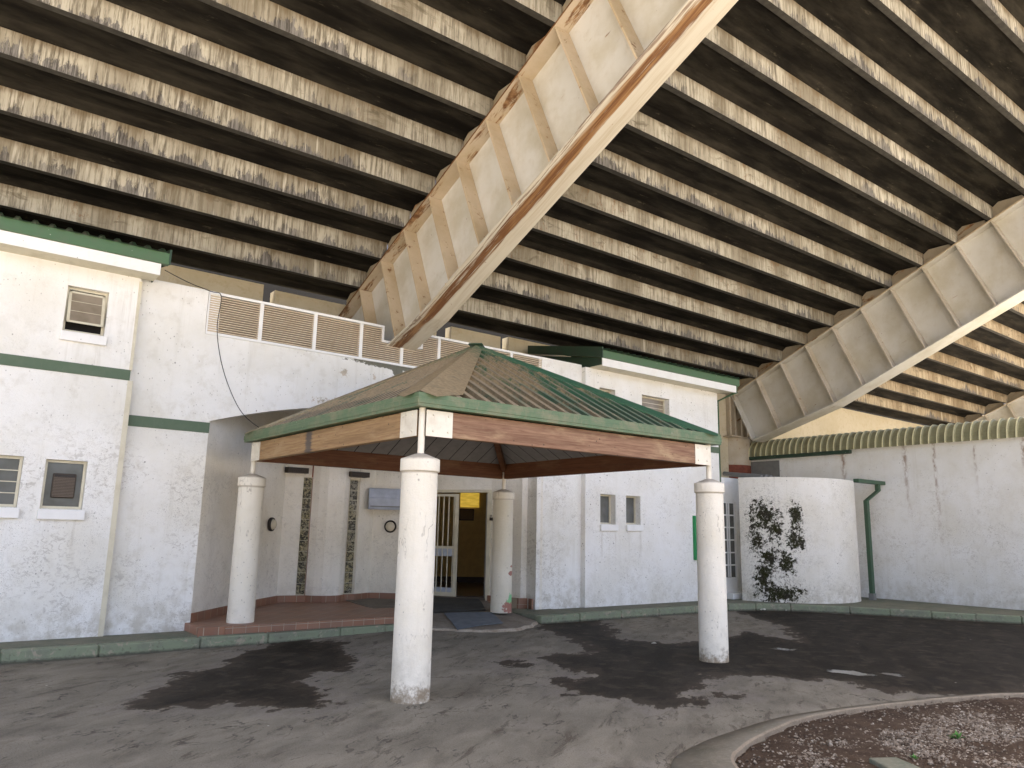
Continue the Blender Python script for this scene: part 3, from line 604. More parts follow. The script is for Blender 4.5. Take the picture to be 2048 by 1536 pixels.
terrace(0, -6.0, 6.26, 9, M['riserA'], 'left of the rusty steel girder'); terrace(1, 6.53, 18.79, 9, M['riserA'], 'between the two big steel girders'); terrace(2, 19.06, 32.5, 9, M['riserB'], 'beyond the pale girder on the right')
# upper part of the stand outside the picture
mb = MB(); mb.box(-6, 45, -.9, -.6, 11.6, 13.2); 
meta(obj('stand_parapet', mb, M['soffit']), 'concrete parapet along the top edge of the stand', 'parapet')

# ------------------------------------------------------------------ girders
YB = lambda y: 11.63-.436*y          # top of top flange
ZB = lambda y: 9.60-.436*y           # underside of bottom flange
ax_d = Vector((0, -math.cos(SL), math.sin(SL))); ax_n = Vector((0, math.sin(SL), math.cos(SL)))   # up the girder, and normal to it
def girder(xc, label, rusty, y0=13.6, y1=-.8):
    t = thing('steel_girder', label, 'girder', (xc, 13.0, 4.3)); hw = .275
    lo = [(y1, ZB(y1)), (10.47, 5.03), (12.95, 4.27)]                     # underside with its knee
    mb = MB(); th = .03
    for (ya, za), (yb, zb) in zip(lo, lo[1:]):
        mb.add([(xc-hw, ya, za), (xc+hw, ya, za), (xc+hw, yb, zb), (xc-hw, yb, zb), (xc-hw, ya, za+th), (xc+hw, ya, za+th), (xc+hw, yb, zb+th), (xc-hw, yb, zb+th)],
               [(0, 1, 2, 3), (7, 6, 5, 4), (0, 4, 5, 1), (1, 5, 6, 2), (2, 6, 7, 3), (3, 7, 4, 0)])
    obj('bottom_flange', mb, M['strip'] if rusty else M['web'], t)
    mb = MB()
    mb.add([(xc-hw, y1, YB(y1)), (xc+hw, y1, YB(y1)), (xc+hw, y0, YB(y0)), (xc-hw, y0, YB(y0)), (xc-hw, y1, YB(y1)-.035), (xc+hw, y1, YB(y1)-.035), (xc+hw, y0, YB(y0)-.035), (xc-hw, y0, YB(y0)-.035)],
           [(3, 2, 1, 0), (4, 5, 6, 7), (0, 1, 5, 4), (2, 3, 7, 6)])
    b0 = mb.v[-8:]; mb.add(b0, [(1, 2, 6, 5), (3, 0, 4, 7)], 1)
    obj('top_flange', mb, [M['webr'], M['rustedge']] if rusty else [M['web'], M['stiff']], t)
    if rusty:
        for ys_ in (9.72, 10.46):
            mb = MB(); zs_ = ZB(ys_); mb.obox((xc-hw-.004, ys_, zs_-.004), (2*hw+.008, 0, 0), tuple(ax_d*.025), tuple(ax_n*.03)); obj('splice_plate', mb, M['stiff'], t)
    mb = MB()
    mb.extr([(y1, YB(y1)-.035), (y0, YB(y0)-.035), (12.95, 4.30), (10.47, 5.06), (y1, ZB(y1)+th)], lambda p, s: (s, p[0], p[1]), xc-.012, xc+.012); obj('web', mb, M['web'], t)
    mb = MB(); mb.extr([(y0+.0, YB(y0)-.036), (y0+.03, YB(y0)-.036), (12.98, 4.30), (12.95, 4.30)], lambda p, s: (s, p[0], p[1]), xc-hw+.002, xc+hw-.002); obj('end_plate', mb, M['web'], t)
    for k in range(17):
        yt = 12.76-.8*k+.02; zt = YB(yt)-.04; ln = 1.80
        p = Vector((0, yt, zt)); q = p-ax_n*ln
        for s in (-1, 1):                             # plates welded square to the girder, each side of the web
            # clip at the underside where the knee is
            zl = interp([(8, ZB(8)), (10.47, 5.03), (12.95, 4.27)], q.y) if q.y > 8 else ZB(q.y)
            f = 1.0
            if q.y > 10.3:
                for it in range(40):
                    qq = p-ax_n*ln*f; zl = interp([(8, ZB(8)), (10.47, 5.03), (12.95, 4.27)], qq.y)
                    if qq.z > zl+.03: break
                    f -= .01
                qq = p-ax_n*ln*f
            else: qq = q
            if k and False: pass
            thick = .028
            mb = MB(); a0 = xc+s*.013; a1 = xc+s*(hw-.012)
            mb.obox((min(a0, a1), p.y, p.z), (abs(a1-a0), 0, 0), tuple(ax_d*thick), tuple(qq-p)); obj('stiffener', mb, M['stiff'] if rusty else M['stiffb'], t)
    for k in range(9, -9, -1):                        # wedge plinths that carry the terrace beams
        Y = 6.35+.8*k; z = zrow(Y); mb = MB()
        for (a, b) in ((xc-.135, xc-.012), (xc+.012, xc+.135)):
            mb.extr([(Y+.03, YB(Y+.03)+.002), (Y-.66, YB(Y-.66)+.002), (Y-.60, z+.41), (Y-.12, z+.41), (Y-.005, z+.322), (Y+.03, z+.322)], lambda p, s: (s, p[0], p[1]), a, b)
        obj('plinth', mb, M['plinth'], t)
    return t
girder(6.395, 'long rust streaked steel girder running up over the canopy roof', True)
girder(18.93, 'pale beige steel girder landing behind the right hand block', False)
girder(32.65, 'distant beige steel girder glimpsed above the ribbed wall top far right', False)

def pier(xc, yc, label):
    t = thing('concrete_pier', label, 'pier', (xc, yc, 0)); mb = MB()
    mb.lathe([(.58, 0), (.58, 3.62)], (xc, yc, 0), 28); obj('painted_base', mb, M['redox'], t)
    mb = MB(); mb.lathe([(.58, 3.62), (.58, 4.40)], (xc, yc, 0), 28); obj('shaft', mb, M['pierc'], t)
    mb = MB(); mb.box(xc-.72, xc+.72, yc-.6, yc+.7, 4.40, 4.44); mb.box(xc-.46, xc+.46, yc-.30, yc+.6, 4.44, 5.72)
    for dx in (-.52, -.28, 0, .28, .52): mb.box(xc+dx-.03, xc+dx+.03, yc-.42, yc-.30, 4.44, 5.70)
    obj('bearing', mb, M['pierc'], t)
pier(18.98, 13.95, 'round concrete pier with red oxide base under the pale girder')
pier(6.395, 14.6, 'concrete pier hidden behind the louvre under the rusty girder')

# back wall of the stand
mb = MB()
def back(x0, x1, z0, z1): mb.box(x0, x1, 13.66, 13.9, z0, z1)
holes = [(4.70, 4.92), (8.05, 8.42), (10.2, 10.55)]
back(-6, 4.62, 4.0, 6.02); back(4.84, 8.42, 5.45, 5.96); back(8.80, 10.15, 4.0, 5.98); back(10.38, 15.0, 4.0, 6.02); back(15.0, 45, 2.0, 6.02)
back(4.62, 8.80, 4.0, 5.45)
meta(obj('back_wall', mb, M['cream']), 'cream concrete wall under the lowest terrace beams above the louvre', 'wall')
mb = MB(); mb.box(-6, 45, 14.9, 15.1, 3.5, 7.5); meta(obj('gap_shade_sheet', mb, M['black']), 'black sheet standing for the darkness behind gaps in the cream wall', 'wall')  # black sheet paints the darkness behind the wall openings

# ------------------------------------------------------------------ entrance building
B = thing('entrance_building', 'white limewashed building with green bands tucked under the stand', 'building', (6.4, 11.4, 0))
YF, YM = 11.40, 11.52
def wallrects(mb, x0, x1, z0, z1, Y, holes, depth):
    xs = sorted({x0, x1, *[h[0] for h in holes], *[h[1] for h in holes]}); zs = sorted({z0, z1, *[h[2] for h in holes], *[h[3] for h in holes]})
    for i in range(len(xs)-1):
        for j in range(len(zs)-1):
            cx, cz = (xs[i]+xs[i+1])/2, (zs[j]+zs[j+1])/2
            if any(h[0] < cx < h[1] and h[2] < cz < h[3] for h in holes): continue
            mb.quad((xs[i], Y, zs[j]), (xs[i+1], Y, zs[j]), (xs[i+1], Y, zs[j+1]), (xs[i], Y, zs[j+1]))
    for a, b, c, d in holes:
        D = Y+depth
        mb.quad((a, Y, c), (a, Y, d), (a, D, d), (a, D, c)); mb.quad((b, Y, d), (b, Y, c), (b, D, c), (b, D, d))
        mb.quad((a, Y, d), (b, Y, d), (b, D, d), (a, D, d)); mb.quad((a, D, c), (b, D, c), (b, Y, c), (a, Y, c))
# left block
WL = [(-.06, .44, 4.10, 4.71), (1.245, 1.745, 4.09, 4.712), (.535, 1.02, 1.765, 2.40), (1.262, 1.742, 1.76, 2.386)]
mb = MB(); wallrects(mb, -3.0, 2.12, .1, 5.0, YF, WL, .16); mb.quad((2.12, YF, .1), (2.12, 13.0, .1), (2.12, 13.0, 5.0), (2.12, YF, 5.0)); mb.quad((-3, 13, .1), (-3, YF, .1), (-3, YF, 5.0), (-3, 13, 5.0)); obj('wall', mb, M['wall'], B)
WR = [(11.12, 11.56, 1.78, 2.39), (11.875, 12.315, 1.79, 2.39), (11.10, 11.57, 3.98, 4.62), (12.40, 13.31, 3.98, 4.63)]
mb = MB(); wallrects(mb, 10.70, 15.06, .1, 5.0, YF, WR, .2); mb.quad((10.70, 13, .1), (10.70, YF, .1), (10.70, YF, 5.0), (10.70, 13, 5.0)); mb.quad((15.06, YF, .1), (15.06, 13.3, .1), (15.06, 13.3, 5.0), (15.06, YF, 5.0)); obj('wall', mb, M['wallr'], B)
# centre wall with the segmental arch
XA, XB = 3.27, 9.53
def zarch(x): return 3.60-.0515*(x-6.4)**2
mb = MB(); xs = [2.12, 2.6, XA]+[XA+(XB-XA)*i/48 for i in range(1, 49)]+[10.1, 10.70]
for a, b in zip(xs, xs[1:]):
    ins = a >= XA-1e-6 and b <= XB+1e-6
    za, zb = (zarch(a), zarch(b)) if ins else (.1, .1)
    tp = 4.385 if (a >= 3.08 and b <= 9.63) else 5.06
    mb.quad((a, YM, za), (b, YM, zb), (b, YM, tp), (a, YM, tp))
    if ins: mb.quad((a, YM+.3, za), (b, YM+.3, zb), (b, YM, zb), (a, YM, za))
    mb.quad((a, YM, tp), (b, YM, tp), (b, YM+.3, tp), (a, YM+.3, tp))
# top strips beside the louvre
mb.quad((3.08-.0, YM, 4.385), (3.09, YM, 4.385), (3.09, YM, 5.06), (3.08, YM, 5.06))
mb.quad((XB, YM+.3, .1), (XB, YM, .1), (XB, YM, 3.1), (XB, YM+.3, 3.1)); mb.quad((XA, YM, .1), (XA, YM+.3, .1), (XA, YM+.3, 3.1), (XA, YM, 3.1))
mb.quad((9.63, YM, 4.385), (10.70, YM, 4.385), (10.70, YM, 5.06), (9.63, YM, 5.06)) if False else None
obj('wall', mb, M['wallc'], B)
mb = MB()
mb.box(-3, 2.12, YF-.012, YF, 3.527, 3.672); obj('painted_band', mb, M['band'], B); mb = MB(); mb.box(10.70, 15.062, YF-.012, YF, 3.527, 3.672); obj('painted_band', mb, M['band'], B)
mb = MB(); mb.box(2.13, XA+.004, YM-.012, YM, 2.918, 3.07); obj('painted_band', mb, M['band'], B); mb = MB(); mb.box(XB-.004, 10.69, YM-.012, YM, 2.918, 3.07); obj('painted_band', mb, M['band'], B)
mb = MB(); mb.box(2.10, 2.165, YF-.004, YM, .12, 3.525); mb.box(2.10, 2.14, YF-.004, YM, 3.675, 4.95); obj('joint_strip', mb, M['frame'], B)
# recessed porch walls
PW = [(9.53, 11.55), (9.60, 11.78), (9.42, 11.84), (9.24, 12.60)]
mb = MB(); mb.polywall([(3.27, 11.55), (4.77, 13.2), (5.38, 13.82), (5.70, 13.74)], .1, 3.66, .2)
arc = [(5.86, 13.68), (5.95, 13.56), (6.08, 13.46), (6.24, 13.42), (6.40, 13.44), (6.52, 13.52), (6.58, 13.60)]
mb.polywall(arc, .1, 3.66, .2); mb.polywall([(5.70, 13.80), (5.86, 13.74)], 2.50, 3.66, .2); mb.polywall([(5.70, 13.80), (5.86, 13.74)], .1, .37, .2)
mb.polywall([(6.58, 13.66), (6.80, 13.62)], 2.50, 3.66, .2); mb.polywall([(6.58, 13.66), (6.80, 13.62)], .1, .37, .2)
mb.polywall([(6.80, 13.60), (7.22, 13.80), (7.62, 13.45), (7.80, 13.20), (8.00, 13.9), (8.30, 14.2)], .1, 3.66, .15)
mb.polywall([PW[3], PW[2], PW[1], PW[0]], .1, 3.66, .15)
dl = Vector((8.34, 14.12)); dr = Vector((9.24, 12.60)); dn_ = Vector((.86, .51)).normalized()
mb.polywall([dl, dr], 2.40, 3.66, .15)
mb.box(3.0, 9.9, 11.78, 14.6, 3.66, 3.76)
obj('porch_wall', mb, M['porch'], B)
mb = MB(); sk = [(3.30, 11.55), (4.79, 13.18), (5.39, 13.80), (5.85, 13.65), (5.95, 13.54), (6.08, 13.44), (6.24, 13.40), (6.40, 13.42), (6.52, 13.50), (6.60, 13.58), (6.80, 13.57), (7.22, 13.77), (7.60, 13.43)]
mb.polywall(sk, .25, .372, .04); obj('skirting', mb, M['tilew'], B); mb = MB(); mb.polywall([(9.215, 12.6), (9.395, 11.83), (9.575, 11.77), (9.51, 11.55)], .12, .345, -.04); obj('skirting', mb, M['tilew'], B)
for (a, b) in (((5.71, 13.765), (5.86, 13.705)), ((6.60, 13.625), (6.755, 13.595))):
    A = Vector(a); D_ = Vector(b)-A; nrm = Vector((D_.y, -D_.x)).normalized()
    m1 = MB()
    fr = obj('glass_block_strip', m1, M['frame'], B)
    for k in range(11):
        m2 = MB(); z0 = .385+.193*k; e = .010
        o3 = Vector((A.x, A.y, z0+e/2))+Vector((D_.x, D_.y, 0))*.05
        m2.obox(o3, (D_.x*.9, D_.y*.9, 0), (-nrm.x*.05, -nrm.y*.05, 0), (0, 0, .193-e)); obj('glass_block', m2, M['block'], fr, bevel=.008)
    m1.polywall([A+nrm*-.02, Vector(b)+nrm*-.02], .37, 2.52, .06); m1.f = [tuple(f) for f in m1.f]
    me = bpy.data.meshes.new('glass_block_strip'); me.from_pydata([tuple(Vector(p)-OFF[B.name]) for p in m1.v], [], m1.f); me.materials.append(M['frame']); fr.data = me
for (x0, x1, z0, z1, yv, ct) in ((5.34, 5.74, 2.575, 2.675, 13.62, 0), (6.50, 6.90, 2.56, 2.655, 13.42, 0)):
    m1 = MB(); m1.box(x0, x1, yv, yv+.25, z0, z1); v_ = obj('air_vent', m1, M['brown'], B)
    m2 = MB()
    for k in range(4): m2.box(x0+.02, x1-.02, yv-.012, yv, z0+.012+k*.022, z0+.022+k*.022)
    obj('vent_slats', m2, M['darkmetal'], v_)

# windows
def window(x0, x1, z0, z1, Yg, pane, sill=True, blades=0, mull=0, sillz=.135, openleaf=False):
    f = .035; m1 = MB()
    m1.box(x0+.002, x0+f, Yg-.03, Yg+.02, z0, z1); m1.box(x1-f, x1-.002, Yg-.03, Yg+.02, z0, z1); m1.box(x0+f, x1-f, Yg-.03, Yg+.02, z1-f, z1-.002); m1.box(x0+f, x1-f, Yg-.03, Yg+.02, z0+.002, z0+f)
    if mull: m1.box((x0+x1)/2-.012, (x0+x1)/2+.012, Yg-.02, Yg+.02, z0+f, z1-f)
    wf = obj('window', m1, M['frame'], B, bevel=.004)
    m2 = MB(); m2.box(x0+f, x1-f, Yg-.004, Yg+.01, z0+f, z1-f); obj('pane', m2, pane, wf)
    if blades:
        m3 = MB(); h = (z1-z0-2*f)/blades
        for k in range(1, blades): m3.box(x0+f, x1-f, Yg-.016, Yg-.004, z0+f+k*h-.006, z0+f+k*h+.006)
        obj('glass_louvre_edge', m3, M['frame'], wf)
    if openleaf:
        m4 = MB(); o0 = Vector((x0+.03, Yg-.035, z1-.05)); lv = Vector((0, -.10, -(z1-z0)+.17)); wd = x1-x0-.06
        for a, b in ((0, .035), (wd-.035, .035)): m4.obox(o0+Vector((a, 0, 0)), (b, 0, 0), (0, .02, 0), lv)
        m4.obox(o0, (wd, 0, 0), (0, .02, 0), lv*.06); m4.obox(o0+lv*.94, (wd, 0, 0), (0, .02, 0), lv*.06)
        sf = obj('open_sash', m4, M['frame'], wf); m5 = MB(); m5.obox(o0+Vector((.035, .006, 0))+lv*.06, (wd-.07, 0, 0), (0, .006, 0), lv*.88); obj('pane', m5, M['glass'], sf)
        m6 = MB()
        for k in (1, 2): m6.obox(o0+Vector((.035, .002, 0))+lv*(k*.31), (wd-.07, 0, 0), (0, .004, 0), lv*.012)
        obj('glass_louvre_edge', m6, M['frame'], sf)
    if sill:
        m7 = MB(); m7.box(x0-.02, x1+.03, YF-.055, YF, z0-sillz, z0-.012); obj('sill', m7, M['white'], wf, bevel=.006)
    return wf
window(*WL[0], YF+.10, M['glass'], blades=3)
window(*WL[1], YF+.11, M['black'], openleaf=True)  # black pane paints the dark interior behind the open sash
window(*WL[2], YF+.09, M['glassg'], blades=4)
window(*WL[3], YF+.09, M['glassg'])
window(*WR[0], YF+.17, M['glassg']); window(*WR[1], YF+.17, M['glassg'])
window(*WR[2], YF+.17, M['glass'], sill=False, blades=4); window(*WR[3], YF+.17, M['glass'], sill=False, blades=6)
fan = thing('extractor_fan', 'brown plastic extractor fan grille set in the lower left window', 'fan', (1.49, 11.47, 2.02)); m1 = MB(); m1.box(1.37, 1.64, 11.455, 11.485, 1.90, 2.215); obj('grille_frame', m1, M['brown'], fan, bevel=.028)
m1 = MB()
for k in range(13): m1.box(1.385, 1.625, 11.447, 11.455, 1.915+k*.0195, 1.926+k*.0195)
obj('grille', m1, flat('brown_grille', (.13, .10, .075), .5), fan)
m1 = MB(); m1.box(1.39, 1.62, 11.449, 11.455, 2.172, 2.20); obj('top_trim', m1, M['darkmetal'], fan)

# roofs of the two blocks
def block_roof(x0, x1, side):
    ye, yb = 11.0, 13.45; ze = 5.225; sl = .19
    m1 = MB(); pitch = .19; n_ = int((x1-x0)/pitch); pr = []
    for k in range(n_):
        a = x0+k*pitch
        pr += [(a, 0), (a+.10, 0), (a+.125, .036), (a+.165, .036)]
    pr.append((x0+n_*pitch, 0))
    f = lambda x, h, y: (x, y, ze+.10+h+sl*(y-ye))
    for (a, ha), (b, hb) in zip(pr, pr[1:]): m1.quad(f(a, ha, ye-.06), f(b, hb, ye-.06), f(b, hb, yb), f(a, ha, yb))
    for (a, ha), (b, hb) in zip(pr, pr[1:]): m1.quad(f(a, ha-.006, yb), f(b, hb-.006, yb), f(b, hb-.006, ye-.06), f(a, ha-.006, ye-.06))
    rf = obj('roof', m1, M['groof'], B)
    m2 = MB(); m2.box(x0, x1, ye, ye+.10, ze-.07, ze+.095); obj('gutter', m2, M['green'], rf, bevel=.008)
    m2 = MB(); m2.box(x0+.03, x1-.10, ye+.03, ye+.05, ze-.235, ze-.072); obj('fascia', m2, M['white'], rf)
    m2 = MB(); m2.box(x0+.03, x1-.10, ye+.05, YF, ze-.230, ze-.21); obj('eaves_soffit', m2, M['frame'], rf)
    xe = x0 if side < 0 else x1
    m2 = MB(); m2.add([f(xe-.012, -.17, ye-.01), f(xe+.012, -.17, ye-.01), f(xe+.012, .05, ye-.01), f(xe-.012, .05, ye-.01), f(xe-.012, -.14, yb), f(xe+.012, -.14, yb), f(xe+.012, .05, yb), f(xe-.012, .05, yb)],
                     [(0, 1, 2, 3), (7, 6, 5, 4), (0, 4, 5, 1), (1, 5, 6, 2), (2, 6, 7, 3), (3, 7, 4, 0)]); obj('barge_board', m2, M['dgreen'], rf)
    xo = x0+.10 if side < 0 else x1-.10
    m2 = MB(); m2.extr([(ye+.06, ze-.20), (ye+.06, ze-.07), (yb, ze-.07+sl*(yb-ye)), (yb, ze-.30)], lambda p, s: (s, p[0], p[1]), xo-.01, xo+.01); obj('verge_board', m2, M['dgreen'], rf)
    if side < 0:
        m2 = MB(); m2.tube([(x1-.04, ye+.06, ze-.06), (x1-.04, ye+.06, ze-.20), (15.11, 11.44, 4.80), (15.11, 11.46, .2)], .04, 8); obj('downpipe', m2, M['green'], rf)
block_roof(-3.2, 2.38, 1); block_roof(10.80, 15.42, -1)

# louvre screen
sc = MB(); Yl = YM+.02; px_ = [3.085, 3.895, 4.784, 5.611, 6.40, 7.165, 7.97, 8.826, 9.62]
CUT = (6.04, 6.78, 4.80)
m1 = MB()
m1.box(3.085, 9.62, Yl-.04, Yl+.03, 4.387, 4.425); m1.box(3.085, CUT[0], Yl-.04, Yl+.03, 5.01, 5.05); m1.box(CUT[1], 9.62, Yl-.04, Yl+.03, 5.01, 5.05)
m1.box(CUT[0]-.04, CUT[0], Yl-.04, Yl+.03, CUT[2]-.04, 5.01); m1.box(CUT[1], CUT[1]+.04, Yl-.04, Yl+.03, CUT[2]-.04, 5.01); m1.box(CUT[0], CUT[1], Yl-.04, Yl+.03, CUT[2]-.045, CUT[2]-.004)
for i, x in enumerate(px_):
    zt = 5.01 if not (CUT[0] < x < CUT[1]) else CUT[2]-.045
    h = .02 if i in (0, 8) else .028
    m1.box(x-h+(h if i == 0 else 0), x+h-(h if i == 8 else 0), Yl-.039, Yl+.029, 4.425, zt)
ls = obj('louvre_screen', m1, M['white'], B)
for i in range(8):
    m2 = MB()
    for k in range(16):
        z0 = 4.437+k*.0358
        a, b = px_[i]+.028, px_[i+1]-.028
        if z0 > CUT[2]-.07:
            if b > CUT[0] and a < CUT[0]: b = CUT[0]-.04
            if a < CUT[1] and b > CUT[1]: a = CUT[1]+.04
        m2.box(a, b, Yl-.03, Yl+.012, z0, z0+.0185)
    obj('louvre_slats', m2, M['slat'], ls)
m1 = MB(); m1.box(3.1, 9.6, Yl+.05, Yl+.06, 4.40, 4.75); m1.box(3.1, CUT[0]-.02, Yl+.05, Yl+.06, 4.75, 5.03); m1.box(CUT[1]+.02, 9.6, Yl+.05, Yl+.06, 4.75, 5.03); obj('louvre_shade_sheet', m1, M['black'], ls)  # black sheet stands in for the shade between the slats

# doorway, gate, dim room
d2 = (dr-dl).normalized(); inn = Vector((-d2.y, d2.x))
def dp(t, h, z, L=None): p = dl+d2*t+inn*h; return Vector((p.x, p.y, z))
W = (dr-dl).length
def dbox(m, t0, t1, h0, h1, z0, z1): o = dp(t0, h0, z0); m.obox(o, dp(t1, h0, z0)-o, dp(t0, h1, z0)-o, (0, 0, z1-z0))
m1 = MB(); dbox(m1, W-.085, W, -.03, .10, .22, 2.36); dbox(m1, 0, .085, -.03, .10, .22, 2.36); dbox(m1, 0, W, -.03, .10, 2.36, 2.42); df = obj('door_frame', m1, M['frame'], B, bevel=.006)
m1 = MB(); dbox(m1, W-.145, W-.105, .05, .75, .27, 2.34); obj('door_leaf', m1, M['grey'], df)
m1 = MB(); t1 = 1.02
dbox(m1, .10, .15, 0, .04, .28, 2.33); dbox(m1, t1-.075, t1, 0, .04, .28, 2.33); dbox(m1, .15, t1-.075, 0, .04, 2.28, 2.33); dbox(m1, .15, t1-.075, 0, .04, .28, .36); dbox(m1, .15, t1-.075, 0, .04, 1.22, 1.27)
gt = obj('security_gate', m1, M['frame'], B)
m1 = MB()
for k in range(7):
    t = .15+.118*k+.06
    if t < t1-.08: m1.tube([dp(t, .02, .36), dp(t, .02, 2.28)], .011, 6)
obj('gate_bars', m1, M['frame'], gt)
m1 = MB(); dbox(m1, .15, t1-.075, .015, .02, 1.07, 1.22); obj('gate_plate', m1, M['blueg'], gt); m1 = MB(); dbox(m1, .15, t1-.075, .015, .02, .36, .45); obj('gate_plate', m1, M['blueg'], gt)
pl = MB(); o = dp(W-.02, -.05, 1.80); pl.obox(o, (.03, -.06, 0), (.03, .02, 0), (0, 0, .06)); pk = thing('padlock', 'black padlock hanging open on the right door jamb', 'padlock', tuple(o)); obj('lock_body', pl, M['darkmetal'], pk)
pl = MB(); pl.tube([o+Vector((.01, -.01, .06)), o+Vector((.01, -.01, .10)), o+Vector((.03, -.03, .11)), o+Vector((.03, -.04, .07))], .006, 6); obj('shackle', pl, M['darkmetal'], pk)
# the room: a box square to the line of sight
vd = Vector((.565, .825)).normalized(); vs_ = Vector((vd.y, -vd.x)); c0 = Vector((8.95, 13.55))
def rp(s, d, z): p = c0+vs_*s+vd*d; return Vector((p.x, p.y, z))
def rbox(m, s0, s1, d0, d1, z0, z1): o = rp(s0, d0, z0); m.obox(o, rp(s1, d0, z0)-o, rp(s0, d1, z0)-o, (0, 0, z1-z0))
m1 = MB(); rbox(m1, -1.4, 2.4, 4.4, 4.5, .0, 3.3); rbox(m1, -1.5, -1.4, 1.2, 4.4, 0, 3.3); rbox(m1, 2.4, 2.5, -.0, 4.4, 0, 3.3); rbox(m1, -1.4, 2.4, .5, 4.4, 3.2, 3.3); obj('room_wall', m1, M['room'], B)
m1 = MB(); rbox(m1, -1.4, 2.4, .1, 4.4, .1, .262); obj('room_floor', m1, M['floor'], B)
m1 = MB(); rbox(m1, -1.4, 2.4, 4.36, 4.4, .262, .40); obj('room_skirting', m1, M['roomd'], B)
m1 = MB(); rbox(m1, .10, .60, 4.34, 4.4, 2.20, 2.86); obj('lit_window', m1, M['lit'], B)
pf = thing('picture_frame', 'dark framed notice hanging on the dim ochre wall inside the doorway', 'picture frame', tuple(rp(.3, 4.38, 1.95)))
m1 = MB(); rbox(m1, .08, .47, 4.37, 4.395, 1.85, 2.16); obj('frame', m1, M['roomd'], pf); m1 = MB(); rbox(m1, .11, .44, 4.36, 4.368, 1.88, 2.13); obj('print', m1, flat('brown_print', (.12, .07, .03), .6), pf)

# wall lamps and panel in the porch
def bulkhead(c, nrm, label):
    n3 = Vector((nrm[0], nrm[1], 0)).normalized(); u = Vector((0, 0, 1)); v = n3.cross(u); t = thing('bulkhead_lamp', label, 'wall lamp', c, 'round bulkhead lamps on the porch wall')
    m1 = MB(); m1.lathe([(.03, -.005), (.118, -.005), (.122, .02), (.118, .045), (.097, .05), (.093, .04)], c, 28, 0, (n3, u, v)); obj('rim', m1, M['darkmetal'], t)
    m1 = MB(); m1.lathe([(.094, .035), (.088, .06), (.07, .085), (.04, .102), (.012, .108)], c, 28, 0, (n3, u, v)); obj('diffuser', m1, M['opal'], t)
bulkhead((5.02, 13.43, 1.63), (.72, -.69), 'round dark rimmed lamp on the canted porch wall, left of the glass blocks')
bulkhead((7.48, 13.55, 1.64), (-.66, -.75), 'round dark rimmed lamp on the porch wall right under the pale blue panel')
A = Vector((7.02, 13.66)); d_ = Vector((.70, -.28)).normalized(); nn = Vector((d_.y, -d_.x))
t = thing('wall_unit', 'pale blue grey curved metal unit on the porch wall behind the column', 'wall unit', (7.3, 13.6, 2.15)); m1 = MB()  # wall-mounted unit of unidentified use
prof = [(0, 1.96), (.13, 1.96), (.155, 2.02), (.155, 2.18), (.13, 2.19), (.12, 2.25), (.07, 2.36), (0, 2.38)]
m1.extr(prof, lambda p, s: (A.x+d_.x*s+nn.x*p[0], A.y+d_.y*s+nn.y*p[0], p[1]), 0, .72); obj('casing', m1, M['blueg'], t, bevel=.01)
m1 = MB(); m1.extr([(.131, 1.99), (.160, 2.02), (.160, 2.03), (.131, 2.0)], lambda p, s: (A.x+d_.x*s+nn.x*p[0], A.y+d_.y*s+nn.y*p[0], p[1]), .03, .69); obj('seam', m1, M['grey'], t)

# ------------------------------------------------------------------ canopy
CP = dict(near=(3.975, 6.655), right=(8.487, 6.60), left=(3.885, 11.27), rear=(8.505, 11.24))
CN = thing('entrance_canopy', 'pyramid roofed drive through canopy on four white columns', 'canopy', (6.2, 8.95, 0))
BZ = dict(near=0, right=0, left=.24, rear=.20)
for nm, (x, y) in CP.items():
    b = BZ[nm]-.02; m1 = MB(); m1.lathe([(.188, b), (.186, .6), (.183, 1.4), (.181, 2.165)], (x, y, 0), 40); c_ = obj('column', m1, M['reard'] if nm == 'rear' else M['column'], CN)
    m1 = MB(); m1.lathe([(.181, 2.16), (.197, 2.165), (.199, 2.175), (.198, 2.285), (.194, 2.292), (.06, 2.345), (.04, 2.35)], (x, y, 0), 40); obj('capital', m1, M['column'], c_)
    m1 = MB(); m1.lathe([(.034, 2.33), (.034, 2.84)], (x, y, 0), 16); obj('steel_post', m1, M['pipe'], c_)
    if nm in ('rear', 'left'):
        pass
def beam(a, b, mat, nz0=2.535, nz1=2.80):
    A = Vector(CP[a]); Bv = Vector(CP[b]); d = (Bv-A).normalized(); n_ = Vector((-d.y, d.x)); m1 = MB(); A2 = A+d*.06; B2 = Bv-d*.06
    m1.hexa([A2+n_*.045, A2-n_*.045, B2-n_*.045, B2+n_*.045][::-1], nz0, nz1); bo = obj('beam', m1, mat, CN, bevel=.006)
    for P0, s in ((A, 1), (Bv, -1)):
        for side in ((1,) if n_.dot((A+Bv)/2-Vector((6.2, 8.93))) > 0 else (-1,)):
            m2 = MB(); q0 = P0+d*s*.02+n_*side*.047; q1 = P0+d*s*.335+n_*side*.047; w_ = n_*side*.008
            m2.hexa([q0, q1, q1+w_, q0+w_] if s*side > 0 else [q0+w_, q1+w_, q1, q0], nz0-.006, nz1-.004); pt = obj('fixing_plate', m2, M['pipe'], bo)
            for (tt, zz_) in ((.10, .05), (.10, .215), (.28, .05), (.28, .215)):
                m3 = MB(); p = P0+d*s*tt+n_*side*.055; n3 = Vector((n_.x*side, n_.y*side, 0)); m3.lathe([(.009, 0), (.012, .004), (.008, .011), (.002, .012)], (p.x, p.y, nz0+zz_), 8, 0, (n3, Vector((0, 0, 1)), n3.cross(Vector((0, 0, 1))))); obj('bolt', m3, M['pipe'], pt)
beam('near', 'right', M['woodB']); beam('near', 'left', M['woodA']); beam('left', 'rear', M['woodD']); beam('right', 'rear', M['woodD'])
ov = .125
